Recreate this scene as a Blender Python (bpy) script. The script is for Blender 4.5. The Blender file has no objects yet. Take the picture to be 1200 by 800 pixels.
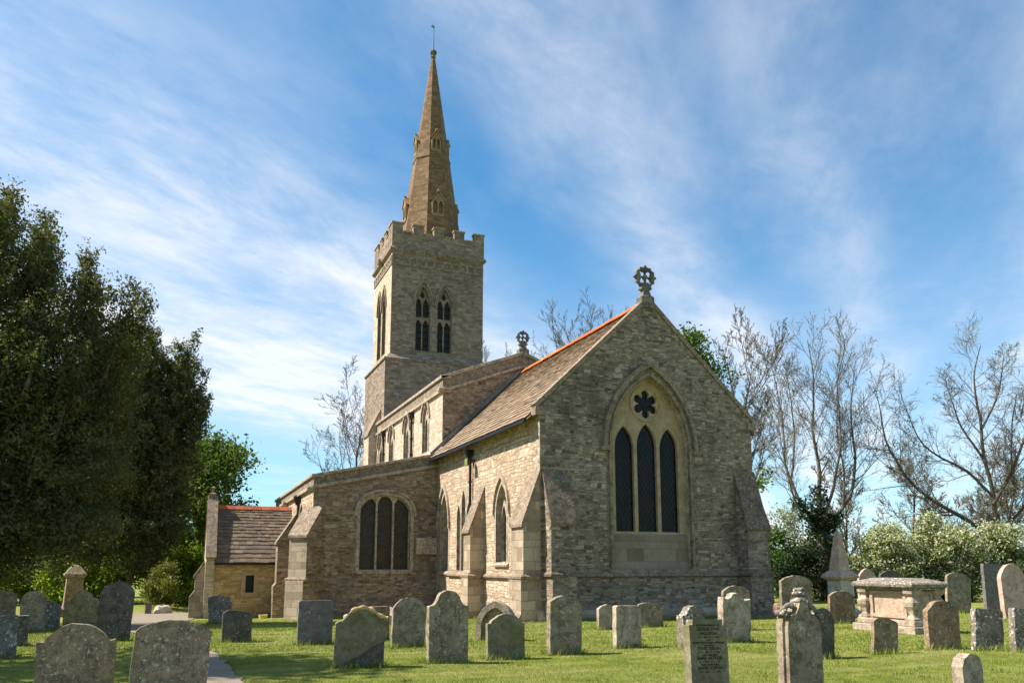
import bpy, math, random
import numpy as np
from mathutils import Vector as V3
from mathutils.geometry import tessellate_polygon

R = math.radians
sc = bpy.context.scene
C = sc.collection

# ------------------------------------------------------------------ camera, sky, sun, exposure
YAW = R(21.81)                       # the church axis runs west; the camera looks a little north of it
HEAD = V3((-math.cos(YAW), math.sin(YAW), 0))
RIGHT = V3((math.sin(YAW), math.cos(YAW), 0))
CAM = V3((22.88, -10.1, 1.65))
cd = bpy.data.cameras.new('camera'); cam = bpy.data.objects.new('camera', cd); C.objects.link(cam)
cam.location = CAM
PITCH = R(9.09)
cam.rotation_euler = (HEAD * math.cos(PITCH) + V3((0, 0, 1)) * math.sin(PITCH)).to_track_quat('-Z', 'Y').to_euler()
cd.sensor_width = 36; cd.lens = 28.5; cd.shift_y = 110 / 1200
cd.clip_start = .1; cd.clip_end = 3000
sc.camera = cam

SUN_AZ, SUN_EL = R(200), R(50)
SUN = V3((math.sin(SUN_AZ) * math.cos(SUN_EL), math.cos(SUN_AZ) * math.cos(SUN_EL), math.sin(SUN_EL)))
sl = bpy.data.lights.new('sun', 'SUN'); so = bpy.data.objects.new('sun', sl); C.objects.link(so)
sl.energy = 5.0; sl.angle = R(.53); sl.color = (1, .935, .85)
so.rotation_euler = (-SUN).to_track_quat('-Z', 'Y').to_euler(); so.location = (0, 0, 60)
sc.view_settings.view_transform = 'Standard'; sc.view_settings.look = 'None'
sc.view_settings.exposure = 1.1; sc.view_settings.gamma = 1


class NT:
    """tiny node helper"""
    def __init__(s, tree): s.t = tree; s.L = tree.links
    def put(s, inp, v):
        if isinstance(v, bpy.types.NodeSocket): s.L.new(v, inp)
        elif v is not None:
            if isinstance(v, (tuple, list)) and len(v) == 3 and inp.type == 'RGBA': v = (*v, 1)
            inp.default_value = v
    def n(s, typ, props=None, **ins):
        nd = s.t.nodes.new(typ)
        for k, v in (props or {}).items(): setattr(nd, k, v)
        for k, v in ins.items():
            k = k.replace('_', ' ')
            s.put(nd.inputs[int(k[1:])] if k[0] == '#' else nd.inputs[k], v)
        return nd
    def math(s, op, a, b=None, c=None, clamp=False):
        nd = s.t.nodes.new('ShaderNodeMath'); nd.operation = op; nd.use_clamp = clamp
        for i, v in enumerate((a, b, c)): s.put(nd.inputs[i], v)
        return nd.outputs[0]
    def vmath(s, op, a, b=None):
        nd = s.t.nodes.new('ShaderNodeVectorMath'); nd.operation = op
        for i, v in enumerate((a, b)): s.put(nd.inputs[i], v)
        return nd.outputs[1] if op in ('DOT_PRODUCT', 'LENGTH') else nd.outputs[0]
    def mix(s, fac, a, b, blend='MIX'):
        nd = s.t.nodes.new('ShaderNodeMix'); nd.data_type = 'RGBA'; nd.blend_type = blend
        s.put(nd.inputs[0], fac); s.put(nd.inputs[6], a); s.put(nd.inputs[7], b)
        return nd.outputs[2]
    def noise(s, vec, scale, detail=4, rough=.55, dist=0, out=0):
        nd = s.n('ShaderNodeTexNoise', Vector=vec, Scale=scale, Detail=detail, Roughness=rough, Distortion=dist)
        return nd.outputs[out]
    def ramp(s, fac, lo, hi, a=0., b=1., smooth=True):
        nd = s.t.nodes.new('ShaderNodeMapRange'); nd.interpolation_type = 'SMOOTHSTEP' if smooth else 'LINEAR'
        for i, v in enumerate((fac, lo, hi, a, b)): s.put(nd.inputs[i], v)
        return nd.outputs[0]
    def scale(s, vec, xyz):
        return s.vmath('MULTIPLY', vec, xyz)


W = bpy.data.worlds.new('World'); sc.world = W; W.use_nodes = True
w = NT(W.node_tree); W.node_tree.nodes.clear()
sky = w.n('ShaderNodeTexSky', dict(sky_type='NISHITA', sun_disc=False, sun_elevation=SUN_EL, sun_rotation=SUN_AZ,
                                   air_density=1.0, dust_density=.35, ozone_density=2.2, altitude=60))
dirv = w.n('ShaderNodeTexCoord').outputs['Generated']
sep = w.n('ShaderNodeSeparateXYZ', Vector=dirv)
zz = w.math('MAXIMUM', sep.outputs[2], .03)
zz = w.math('ADD', zz, .02)
px_ = w.math('DIVIDE', sep.outputs[0], zz); py_ = w.math('DIVIDE', sep.outputs[1], zz)
# cirrus plane: s runs across the streaks, t along them
s_ = w.math('ADD', w.math('MULTIPLY', px_, .72), w.math('MULTIPLY', py_, .69))
t_ = w.math('ADD', w.math('MULTIPLY', px_, -.69), w.math('MULTIPLY', py_, .72))
def st(ks, kt): return w.n('ShaderNodeCombineXYZ', X=w.math('MULTIPLY', s_, ks), Y=w.math('MULTIPLY', t_, kt), Z=.37).outputs[0]
wob = w.noise(st(.9, .5), 1.0, 3)
s2 = w.math('ADD', s_, w.math('MULTIPLY', w.math('SUBTRACT', wob, .5), .7))
def band(c, wd):
    d = w.math('DIVIDE', w.math('SUBTRACT', s2, c), wd)
    return w.math('POWER', 2.718, w.math('MULTIPLY', w.math('MULTIPLY', d, d), -1))
bands = w.math('ADD', w.math('MULTIPLY', band(-1.55, .34), .62), w.math('MULTIPLY', band(-.5, .19), .50))
bands = w.math('ADD', bands, w.math('MULTIPLY', band(-2.75, .85), .95))
bands = w.math('ADD', bands, w.math('MULTIPLY', band(-.02, .16), .34))
bands = w.math('ADD', bands, w.math('MULTIPLY', band(.75, .40), .34))
fine = w.noise(st(4.0, 1.9), 1.0, 9, .66, .25)
wisp = w.noise(st(1.7, .8), 1.0, 6, .6, .25)
fib = w.noise(st(14, 5.0), 1.0, 6, .7, .3)
cl = w.math('MULTIPLY', bands, w.ramp(fine, .26, .76, .40, 1.2))
cl = w.math('ADD', cl, w.math('MULTIPLY', w.ramp(wisp, .44, .80), .30))
cl = w.math('MULTIPLY', cl, w.ramp(fib, .2, .8, .92, 1.06))
low = w.ramp(sep.outputs[2], .02, .46, .40, .0)
cl = w.math('ADD', cl, low, clamp=True)
cl = w.math('MULTIPLY', cl, .86)
blue = w.mix(1., sky.outputs[0], (.50, 1.25, 1.50), 'MULTIPLY')
skyc = w.mix(cl, blue, (8.6, 8.7, 9.0))
bg = w.n('ShaderNodeBackground', Color=skyc, Strength=.058)
w.L.new(bg.outputs[0], w.n('ShaderNodeOutputWorld').inputs[0])

# ------------------------------------------------------------------ materials
def new_mat(name):
    m = bpy.data.materials.new(name); m.use_nodes = True; m.node_tree.nodes.clear()
    return m, NT(m.node_tree)

def finish(m, t, col, rough=.85, height=None, dist=.02, strength=.6, metal=0., spec=.3):
    b = t.n('ShaderNodeBsdfPrincipled', Base_Color=col, Roughness=rough, Metallic=metal)
    b.inputs['Specular IOR Level'].default_value = spec
    if height is not None:
        bp = t.n('ShaderNodeBump', Strength=strength, Distance=dist, Height=height)
        t.L.new(bp.outputs[0], b.inputs['Normal'])
    t.L.new(b.outputs[0], t.n('ShaderNodeOutputMaterial').inputs[0])
    return m

def masonry(name, c1, c2, mortar, bw=.42, rh=.16, joint=.012, stain=(.05, .045, .04), stain_amt=.45, pale=(.5, .48, .43), pale_amt=.25,
            warm=None, bump=.8, wobble=.05, dist=.03, second=True):
    m, t = new_mat(name)
    uv = t.n('ShaderNodeTexCoord').outputs['UV']
    wn = t.noise(uv, 1.1, 3, out=1)
    wv = t.scale(t.vmath('SUBTRACT', wn, (.5, .5, .5)), (wobble * 2.5, wobble * 1.6, 0))
    wn2 = t.noise(uv, 6, 2, out=1)
    wv2 = t.scale(t.vmath('SUBTRACT', wn2, (.5, .5, .5)), (.03, .025, 0))
    # courses of unequal height: bend v with a slow wave that depends on v alone
    sp = t.n('ShaderNodeSeparateXYZ', Vector=uv)
    vn = t.n('ShaderNodeTexNoise', dict(noise_dimensions='1D'), W=sp.outputs[1], Scale=1.9, Detail=2).outputs[0]
    vv = t.n('ShaderNodeCombineXYZ', X=0., Y=t.math('MULTIPLY', t.math('SUBTRACT', vn, .5), .32), Z=0.).outputs[0]
    p = t.vmath('ADD', t.vmath('ADD', t.vmath('ADD', uv, wv), wv2), vv)
    def bricks(bw, rh, off, sq):
        b = t.n('ShaderNodeTexBrick', dict(offset=off, offset_frequency=2, squash=sq, squash_frequency=3), Vector=p, Color1=(0, 0, 0, 1), Color2=(1, 1, 1, 1),
                Mortar=(.5, .5, .5, 1), Scale=1., Mortar_Size=joint, Mortar_Smooth=.4, Bias=0., Brick_Width=bw, Row_Height=rh)
        return b.outputs[0], b.outputs[1]
    ca, fa = bricks(bw, rh, .45, .72)
    if second:
        cb, fb = bricks(bw * .58, rh * .62, .37, 1.3)
        msk = t.ramp(t.noise(uv, .55, 2), .44, .56)
        msk = t.math('ROUND', msk)
        ca = t.mix(msk, ca, cb); fa = t.n('ShaderNodeMix', **{'#0': msk, '#2': fa, '#3': fb}).outputs[0]
    tone = t.n('ShaderNodeSeparateColor', Color=ca).outputs[0]
    tone = t.math('ADD', tone, t.math('MULTIPLY', t.math('SUBTRACT', t.noise(uv, 14, 5, .7), .5), .9))
    tone = t.math('ADD', tone, t.math('MULTIPLY', t.math('SUBTRACT', t.noise(uv, 1.6, 3), .5), .7), clamp=True)
    col = t.mix(tone, c1, c2)
    if warm: col = t.mix(t.ramp(t.noise(uv, 2.2, 2), .56, .68, 0, .6), col, warm)
    col = t.mix(t.math('MULTIPLY', fa, .75), col, mortar)
    big = t.noise(t.scale(uv, (1, .55, 1)), .55, 6, .62)
    col = t.mix(t.math('MULTIPLY', t.ramp(big, .48, .72), stain_amt), col, stain)
    blot = t.noise(uv, 3.1, 6, .72)
    col = t.mix(t.math('MULTIPLY', t.ramp(blot, .55, .66), stain_amt * .8), col, stain)
    lich = t.noise(uv, 24, 4, .7)
    lm = t.math('MULTIPLY', t.ramp(lich, .57, .68), t.ramp(t.noise(uv, 1.3, 3), .35, .65))
    col = t.mix(t.math('MULTIPLY', lm, pale_amt * 2.2, clamp=True), col, pale)
    h = t.math('ADD', t.math('MULTIPLY', t.math('SUBTRACT', 1, fa), .55), t.math('MULTIPLY', t.noise(uv, 18, 6, .7), .55))
    h = t.math('ADD', h, t.math('MULTIPLY', tone, .35))
    col = t.mix(1., col, (1.035, .965, .905), 'MULTIPLY')
    return finish(m, t, col, .92, h, dist, bump, spec=.15)

def rubble(name, c1, c2, mortar, bw=.3, rh=.09, joint=.010, stain=(.05, .045, .04), stain_amt=.45, pale=(.5, .48, .43), pale_amt=.25, warm=None, bump=.8, dist=.03, contrast=1., rough_=1.):
    """roughly coursed rubble: thin uneven stones, each with its own tone"""
    m, t = new_mat(name)
    uv = t.n('ShaderNodeTexCoord').outputs['UV']
    wv = t.scale(t.vmath('SUBTRACT', t.noise(uv, 1.3, 3, out=1), (.5, .5, .5)), (.30 * rough_, .13 * rough_, 0))
    wv2 = t.scale(t.vmath('SUBTRACT', t.noise(uv, 8, 3, .6, out=1), (.5, .5, .5)), (.10 * rough_, .050 * rough_, 0))
    sp = t.n('ShaderNodeSeparateXYZ', Vector=uv)
    vn = t.n('ShaderNodeTexNoise', dict(noise_dimensions='1D'), W=sp.outputs[1], Scale=2.3, Detail=2).outputs[0]
    vv = t.n('ShaderNodeCombineXYZ', X=0., Y=t.math('MULTIPLY', t.math('SUBTRACT', vn, .5), .30), Z=0.).outputs[0]
    p0 = t.vmath('ADD', t.vmath('ADD', t.vmath('ADD', uv, wv), wv2), vv)
    def bricks(bw, rh, off, sq, fr_):
        b = t.n('ShaderNodeTexBrick', dict(offset=off, offset_frequency=fr_, squash=sq, squash_frequency=2), Vector=p0, Color1=(0, 0, 0, 1), Color2=(1, 1, 1, 1),
                Mortar=(.5, .5, .5, 1), Scale=1., Mortar_Size=joint, Mortar_Smooth=.6, Bias=0., Brick_Width=bw, Row_Height=rh)
        return t.n('ShaderNodeSeparateColor', Color=b.outputs[0]).outputs[0], b.outputs[1]
    a, fa = bricks(bw, rh, .41, .62, 2); b_, fb = bricks(bw * 1.25, rh * 1.75, .36, .7, 3)
    big = t.math('GREATER_THAN', t.noise(t.scale(uv, (1, 1.6, 1)), 1.15, 3, .6), .545)
    r1 = t.n('ShaderNodeMix', **{'#0': big, '#2': a, '#3': b_}).outputs[0]
    jm = t.n('ShaderNodeMix', **{'#0': big, '#2': fa, '#3': fb}).outputs[0]
    r2 = t.math('FRACT', t.math('MULTIPLY', r1, 17.31)); r3 = t.math('FRACT', t.math('MULTIPLY', r1, 43.77))
    tone = t.math('ADD', t.math('MULTIPLY', t.math('SUBTRACT', r1, .5), contrast), .5)
    tone = t.math('ADD', tone, t.math('MULTIPLY', t.math('SUBTRACT', t.noise(uv, 19, 6, .78), .5), 1.3))
    tone = t.math('ADD', tone, t.math('MULTIPLY', t.math('SUBTRACT', t.noise(uv, 1.6, 4), .5), .7), clamp=True)
    col = t.mix(tone, c1, c2)
    if warm: col = t.mix(t.math('MULTIPLY', t.math('GREATER_THAN', r2, .72), .55), col, warm)
    col = t.mix(t.math('MULTIPLY', jm, .65), col, mortar)
    lg = t.noise(t.scale(uv, (1, .6, 1)), .5, 6, .65)
    col = t.mix(t.math('MULTIPLY', t.ramp(lg, .47, .70), stain_amt), col, stain)
    col = t.mix(t.math('MULTIPLY', t.ramp(t.noise(uv, 5.2, 7, .78), .53, .63), stain_amt), col, stain)
    col = t.mix(t.math('MULTIPLY', t.math('LESS_THAN', r3, .09), stain_amt), col, stain)
    col = t.mix(t.math('MULTIPLY', t.math('GREATER_THAN', r3, .93), .5), col, pale)
    lm = t.math('MULTIPLY', t.ramp(t.noise(uv, 24, 5, .75), .55, .66), t.ramp(t.noise(uv, 1.1, 3), .34, .62))
    col = t.mix(t.math('MULTIPLY', lm, pale_amt * 2.2, clamp=True), col, pale)
    h = t.math('ADD', t.math('MULTIPLY', t.math('SUBTRACT', 1, jm), .6), t.math('MULTIPLY', t.noise(uv, 16, 6, .75), .75))
    h = t.math('ADD', h, t.math('MULTIPLY', r2, .45))
    col = t.mix(1., col, (1.035, .965, .905), 'MULTIPLY')
    return finish(m, t, col, .93, h, dist, bump, spec=.12)

def plain_stone(name, c1, c2, dark=(.06, .055, .045), dark_amt=.4, pale=(.55, .54, .48), pale_amt=.3, rust=None, rust_amt=.0, scale=1., coords='Object', bump=.5, moss=None, moss_amt=0., offset=True):
    m, t = new_mat(name)
    p = t.n('ShaderNodeTexCoord').outputs[coords]
    if offset:
        rnd = t.n('ShaderNodeObjectInfo').outputs['Random']
        p = t.vmath('ADD', p, t.n('ShaderNodeCombineXYZ', X=t.math('MULTIPLY', rnd, 37), Y=t.math('MULTIPLY', rnd, 91), Z=t.math('MULTIPLY', rnd, 53)).outputs[0])
    p = t.scale(p, (scale,) * 3)
    col = t.mix(t.ramp(t.noise(p, 3, 6, .65), .3, .7), c1, c2)
    d = t.math('MULTIPLY', t.ramp(t.noise(p, 6.5, 9, .8, .3), .45, .60), dark_amt * 1.25, clamp=True)
    col = t.mix(d, col, dark)
    if moss: col = t.mix(t.math('MULTIPLY', t.ramp(t.noise(p, 2.1, 5, .65), .5, .66), moss_amt), col, moss)
    l1 = t.ramp(t.noise(p, 17, 5, .65), .56, .64)
    l1 = t.math('MULTIPLY', l1, t.ramp(t.noise(p, 2.6, 3), .36, .6))
    col = t.mix(t.math('MULTIPLY', l1, pale_amt * 1.9, clamp=True), col, pale)
    if rust: col = t.mix(t.math('MULTIPLY', t.ramp(t.noise(p, 8, 6, .7, .4), .6, .68), rust_amt), col, rust)
    sp = t.noise(p, 46, 5, .75)
    col = t.mix(t.ramp(sp, .52, .66, 0, .6), col, dark)
    col = t.mix(t.ramp(t.noise(p, 38, 4, .7, .5), .60, .66, 0, min(.9, pale_amt * 1.4)), col, pale)
    h = t.math('ADD', t.noise(p, 22, 7, .72), t.math('MULTIPLY', l1, .25))
    col = t.mix(1., col, (1.19, 1.11, 1.08), 'MULTIPLY')
    return finish(m, t, col, .93, h, .02, bump, spec=.12)

def flat(name, col, rough=.7, metal=0., vary=.15, scale=8, bump=.0, spec=.3):
    m, t = new_mat(name)
    p = t.n('ShaderNodeTexCoord').outputs['Object']
    n = t.noise(p, scale, 5, .6)
    c = t.mix(t.ramp(n, .3, .7), tuple(x * (1 - vary) for x in col), tuple(min(1, x * (1 + vary)) for x in col))
    return finish(m, t, c, rough, n if bump else None, .01, bump, metal, spec)

def island_mat(name, cols, rough=.85, blot=None, blot_amt=.4, bump=.4, scale=9., spots=None, spec=.15):
    """one tint per loose piece (slates, tiles)"""
    m, t = new_mat(name)
    p = t.n('ShaderNodeTexCoord').outputs['Object']
    rnd = t.n('ShaderNodeNewGeometry').outputs['Random Per Island']
    rp = t.n('ShaderNodeValToRGB', Fac=rnd); r = rp.color_ramp; r.interpolation = 'CONSTANT'
    for i, c in enumerate(cols):
        e = r.elements[i] if i < len(r.elements) else r.elements.new(.5)
        e.position = i / len(cols); e.color = (*c, 1)
    col = t.mix(t.ramp(t.noise(p, scale * 2, 5, .7), .3, .7, 0, .35), rp.outputs[0], tuple(x * .55 for x in cols[0]))
    if blot: col = t.mix(t.math('MULTIPLY', t.ramp(t.noise(p, scale * .35, 6, .7), .5, .64), blot_amt), col, blot)
    if spots: col = t.mix(t.ramp(t.noise(p, scale * 2.4, 4, .6), .6, .68, 0, .7), col, spots)
    return finish(m, t, col, rough, t.noise(p, scale * 2.5, 6, .7), .015, bump, spec=spec)

def leaf_mat(name, dark, light, trans=.35, nscale=.35, rough=.6, tint=None, tint_amt=.4):
    m, t = new_mat(name)
    p = t.n('ShaderNodeTexCoord').outputs['Object']
    rnd = t.n('ShaderNodeNewGeometry').outputs['Random Per Island']
    f = t.math('ADD', t.math('MULTIPLY', rnd, .6), t.math('MULTIPLY', t.ramp(t.noise(p, nscale, 3), .35, .65), .4))
    col = t.mix(f, dark, light)
    if tint: col = t.mix(t.math('MULTIPLY', t.ramp(t.noise(p, nscale * 2.3, 4), .5, .65), tint_amt), col, tint)
    b = t.n('ShaderNodeBsdfPrincipled', Base_Color=col, Roughness=rough); b.inputs['Specular IOR Level'].default_value = .25
    tr = t.n('ShaderNodeBsdfTranslucent', Color=t.mix(1., col, (1.1, 1.15, .55), 'MULTIPLY'))
    mx = t.n('ShaderNodeMixShader', **{'#0': trans}); t.L.new(b.outputs[0], mx.inputs[1]); t.L.new(tr.outputs[0], mx.inputs[2])
    t.L.new(mx.outputs[0], t.n('ShaderNodeOutputMaterial').inputs[0])
    return m

def lattice_glass(name, base, lead=(.10, .10, .095), pitch=.11, lead_w=.10, amber=None):
    m, t = new_mat(name)
    uv = t.n('ShaderNodeTexCoord').outputs['UV']
    sp = t.n('ShaderNodeSeparateXYZ', Vector=uv)
    def tri(a, b):
        x = t.math('ADD', t.math('MULTIPLY', sp.outputs[0], a), t.math('MULTIPLY', sp.outputs[1], b))
        f = t.math('FRACT', x)
        return t.math('LESS_THAN', f, lead_w), t.math('FLOOR', x)
    l1, i1 = tri(1 / pitch, .62 / pitch); l2, i2 = tri(1 / pitch, -.62 / pitch)
    ld = t.math('MAXIMUM', l1, l2)
    cell = t.n('ShaderNodeTexWhiteNoise', dict(noise_dimensions='2D'), Vector=t.n('ShaderNodeCombineXYZ', X=i1, Y=i2, Z=0.).outputs[0])
    base2 = t.mix(cell.outputs[0], base, tuple(x * 2.4 for x in base))
    if amber: base2 = t.mix(t.ramp(t.noise(uv, 2.2, 3), .5, .65), base2, amber)
    col = t.mix(ld, base2, lead)
    h = t.math('ADD', t.math('MULTIPLY', ld, 1.), t.math('MULTIPLY', t.noise(uv, 7, 2), .6))
    rough = t.n('ShaderNodeMix', **{'#0': ld, '#2': .22, '#3': .7}).outputs[0]
    return finish(m, t, col, rough, h, .02, .9, spec=.16)

M = {}
# walls: grey brown rubble (east, shade painted in), warm pale rubble (south, sun painted in), brown ashlar (tower, shade painted in), golden ashlar (spire), yellow (porch)
M['east'] = rubble('shade toned weathered rubble', (.140, .113, .090), (.405, .335, .268), (.225, .187, .150), .26, .070, .010, (.036, .030, .024), .62, (.44, .41, .35), .32, warm=(.23, .17, .115), contrast=.95)
M['south'] = rubble('sun toned pale rubble', (.37, .28, .195), (.68, .575, .45), (.28, .205, .14), .32, .125, .014, (.24, .175, .115), .32, (.66, .62, .55), .25, warm=(.48, .34, .22), bump=1.0, dist=.055, contrast=.9, rough_=1.5)
M['clere'] = masonry('sun toned limestone courses', (.38, .31, .225), (.60, .51, .395), (.29, .235, .175), .42, .2, .009, (.2, .17, .13), .35, (.6, .57, .5), .2)  # cream for the south faces, with sunlight put into the colour
M['aisle'] = rubble('shade toned brown rubble', (.155, .120, .090), (.415, .332, .255), (.235, .188, .145), .28, .082, .011, (.06, .047, .034), .5, (.42, .38, .31), .25, warm=(.30, .21, .13), contrast=1.05)  # darker stone for faces away from the sun, shade painted in
M['tower'] = masonry('shade toned weathered ashlar', (.145, .114, .088), (.330, .264, .206), (.185, .15, .118), .40, .15, .008, (.09, .08, .06), .5, (.4, .38, .32), .22, warm=(.29, .22, .12), bump=.55)
M['spire'] = masonry('golden ashlar', (.128, .082, .046), (.245, .166, .095), (.10, .07, .043), .5, .22, .009, (.085, .06, .036), .6, (.42, .36, .24), .2, bump=.45)
M['porch'] = rubble('yellow ironstone rubble', (.31, .205, .10), (.55, .415, .22), (.33, .25, .15), .36, .105, .010, (.17, .115, .06), .3, (.6, .5, .34), .2, contrast=.9)
M['buttress'] = masonry('dressed limestone blocks', (.245, .195, .14), (.45, .38, .29), (.17, .135, .10), .55, .30, .009, (.10, .08, .06), .65, (.55, .52, .45), .2, bump=.45, second=False, wobble=.02)
M['panel'] = masonry('grey brown ashlar', (.165, .132, .095), (.265, .217, .16), (.13, .105, .08), .85, .30, .007, (.07, .058, .045), .5, (.4, .37, .31), .25, bump=.4, second=False, wobble=.02)
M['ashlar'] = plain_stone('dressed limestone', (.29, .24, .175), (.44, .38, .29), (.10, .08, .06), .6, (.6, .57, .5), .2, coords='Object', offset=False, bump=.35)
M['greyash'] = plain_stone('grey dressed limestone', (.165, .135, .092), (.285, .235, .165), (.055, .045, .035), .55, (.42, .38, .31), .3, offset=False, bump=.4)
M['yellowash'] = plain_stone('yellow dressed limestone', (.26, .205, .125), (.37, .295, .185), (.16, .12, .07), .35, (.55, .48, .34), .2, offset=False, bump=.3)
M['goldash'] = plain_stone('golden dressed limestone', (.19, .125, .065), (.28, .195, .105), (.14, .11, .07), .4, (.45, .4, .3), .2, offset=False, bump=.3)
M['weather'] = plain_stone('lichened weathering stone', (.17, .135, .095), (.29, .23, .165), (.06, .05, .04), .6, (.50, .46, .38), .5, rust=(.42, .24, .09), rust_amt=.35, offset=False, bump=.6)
M['weather_shade'] = plain_stone('shade toned lichened stone', (.115, .088, .064), (.215, .168, .122), (.045, .037, .03), .6, (.44, .40, .33), .45, rust=(.30, .16, .06), rust_amt=.35, offset=False, bump=.6)  # shade on slopes turned from the sun is put into this darker colour
M['finial'] = plain_stone('dark lichened stone', (.10, .095, .08), (.19, .175, .14), (.035, .033, .028), .6, (.35, .33, .28), .3, offset=False)
M['slate_chancel'] = island_mat('warm stone slates', [(0.252, 0.172, 0.106), (0.302, 0.216, 0.137), (0.227, 0.164, 0.114), (0.344, 0.256, 0.171), (0.277, 0.200, 0.137), (0.202, 0.144, 0.099)], blot=(0.143, 0.112, 0.084), blot_amt=.35)
M['slate_porch'] = island_mat('dark stone slates', [(0.175, 0.127, 0.088), (0.216, 0.157, 0.104), (0.149, 0.111, 0.080), (0.256, 0.181, 0.119), (0.195, 0.142, 0.098), (0.230, 0.163, 0.109), (0.162, 0.120, 0.088), (0.202, 0.145, 0.093), (0.175, 0.133, 0.093), (0.243, 0.175, 0.114), (0.188, 0.138, 0.093), (0.208, 0.151, 0.104), (0.500, 0.470, 0.420)], blot=(0.095, 0.072, 0.052), blot_amt=.5, spots=(0.299, 0.326, 0.238))
M['ridge'] = island_mat('orange ridge tiles', [(.50, .125, .030), (.54, .155, .045), (.46, .105, .026), (.56, .18, .06), (.51, .135, .034)], rough=.75, bump=.2)
M['ridge_red'] = island_mat('red ridge tiles', [(.42, .12, .055), (.46, .15, .07), (.38, .10, .05), (.48, .17, .08)], rough=.8, bump=.2)
M['lead'] = flat('grey lead sheet', (.17, .165, .16), .6, .2, .3, 2)
M['black'] = flat('black painted iron', (.012, .012, .013), .45, 0, .2)
M['lamp'] = flat('dark lamp housing', (.03, .035, .025), .5)
M['lens'] = flat('greenish lamp glass', (.20, .23, .06), .2)
M['dark'] = flat('dark opening sheet', (.022, .022, .024), .7)  # near-black sheet behind openings, standing for the shade inside
M['glass_clear'] = lattice_glass('leaded clear glass', (.010, .010, .010), (.13, .125, .11))
M['glass_aisle'] = lattice_glass('leaded dark glass', (.020, .016, .012), (.15, .14, .12), amber=(.055, .036, .018))
M['glass_stained'] = lattice_glass('stained glass from outside', (.006, .006, .007), (.013, .013, .014), .16, .10, amber=(.020, .010, .008))
M['gilt'] = flat('dull gilt metal', (.35, .28, .14), .4, .8)

# ------------------------------------------------------------------ mesh builder
def Pt(fr, u, v, n=0.): return fr[0] + fr[1] * u + fr[2] * v + fr[3] * n
Z3 = V3((0, 0, 1))
def frame(o, u, nrm): return (V3(o), V3(u).normalized(), Z3.copy(), V3(nrm).normalized())
def area2(p): return sum(p[i][0] * p[(i + 1) % len(p)][1] - p[(i + 1) % len(p)][0] * p[i][1] for i in range(len(p))) / 2
def ccw(p): return p if area2(p) > 0 else p[::-1]

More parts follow.
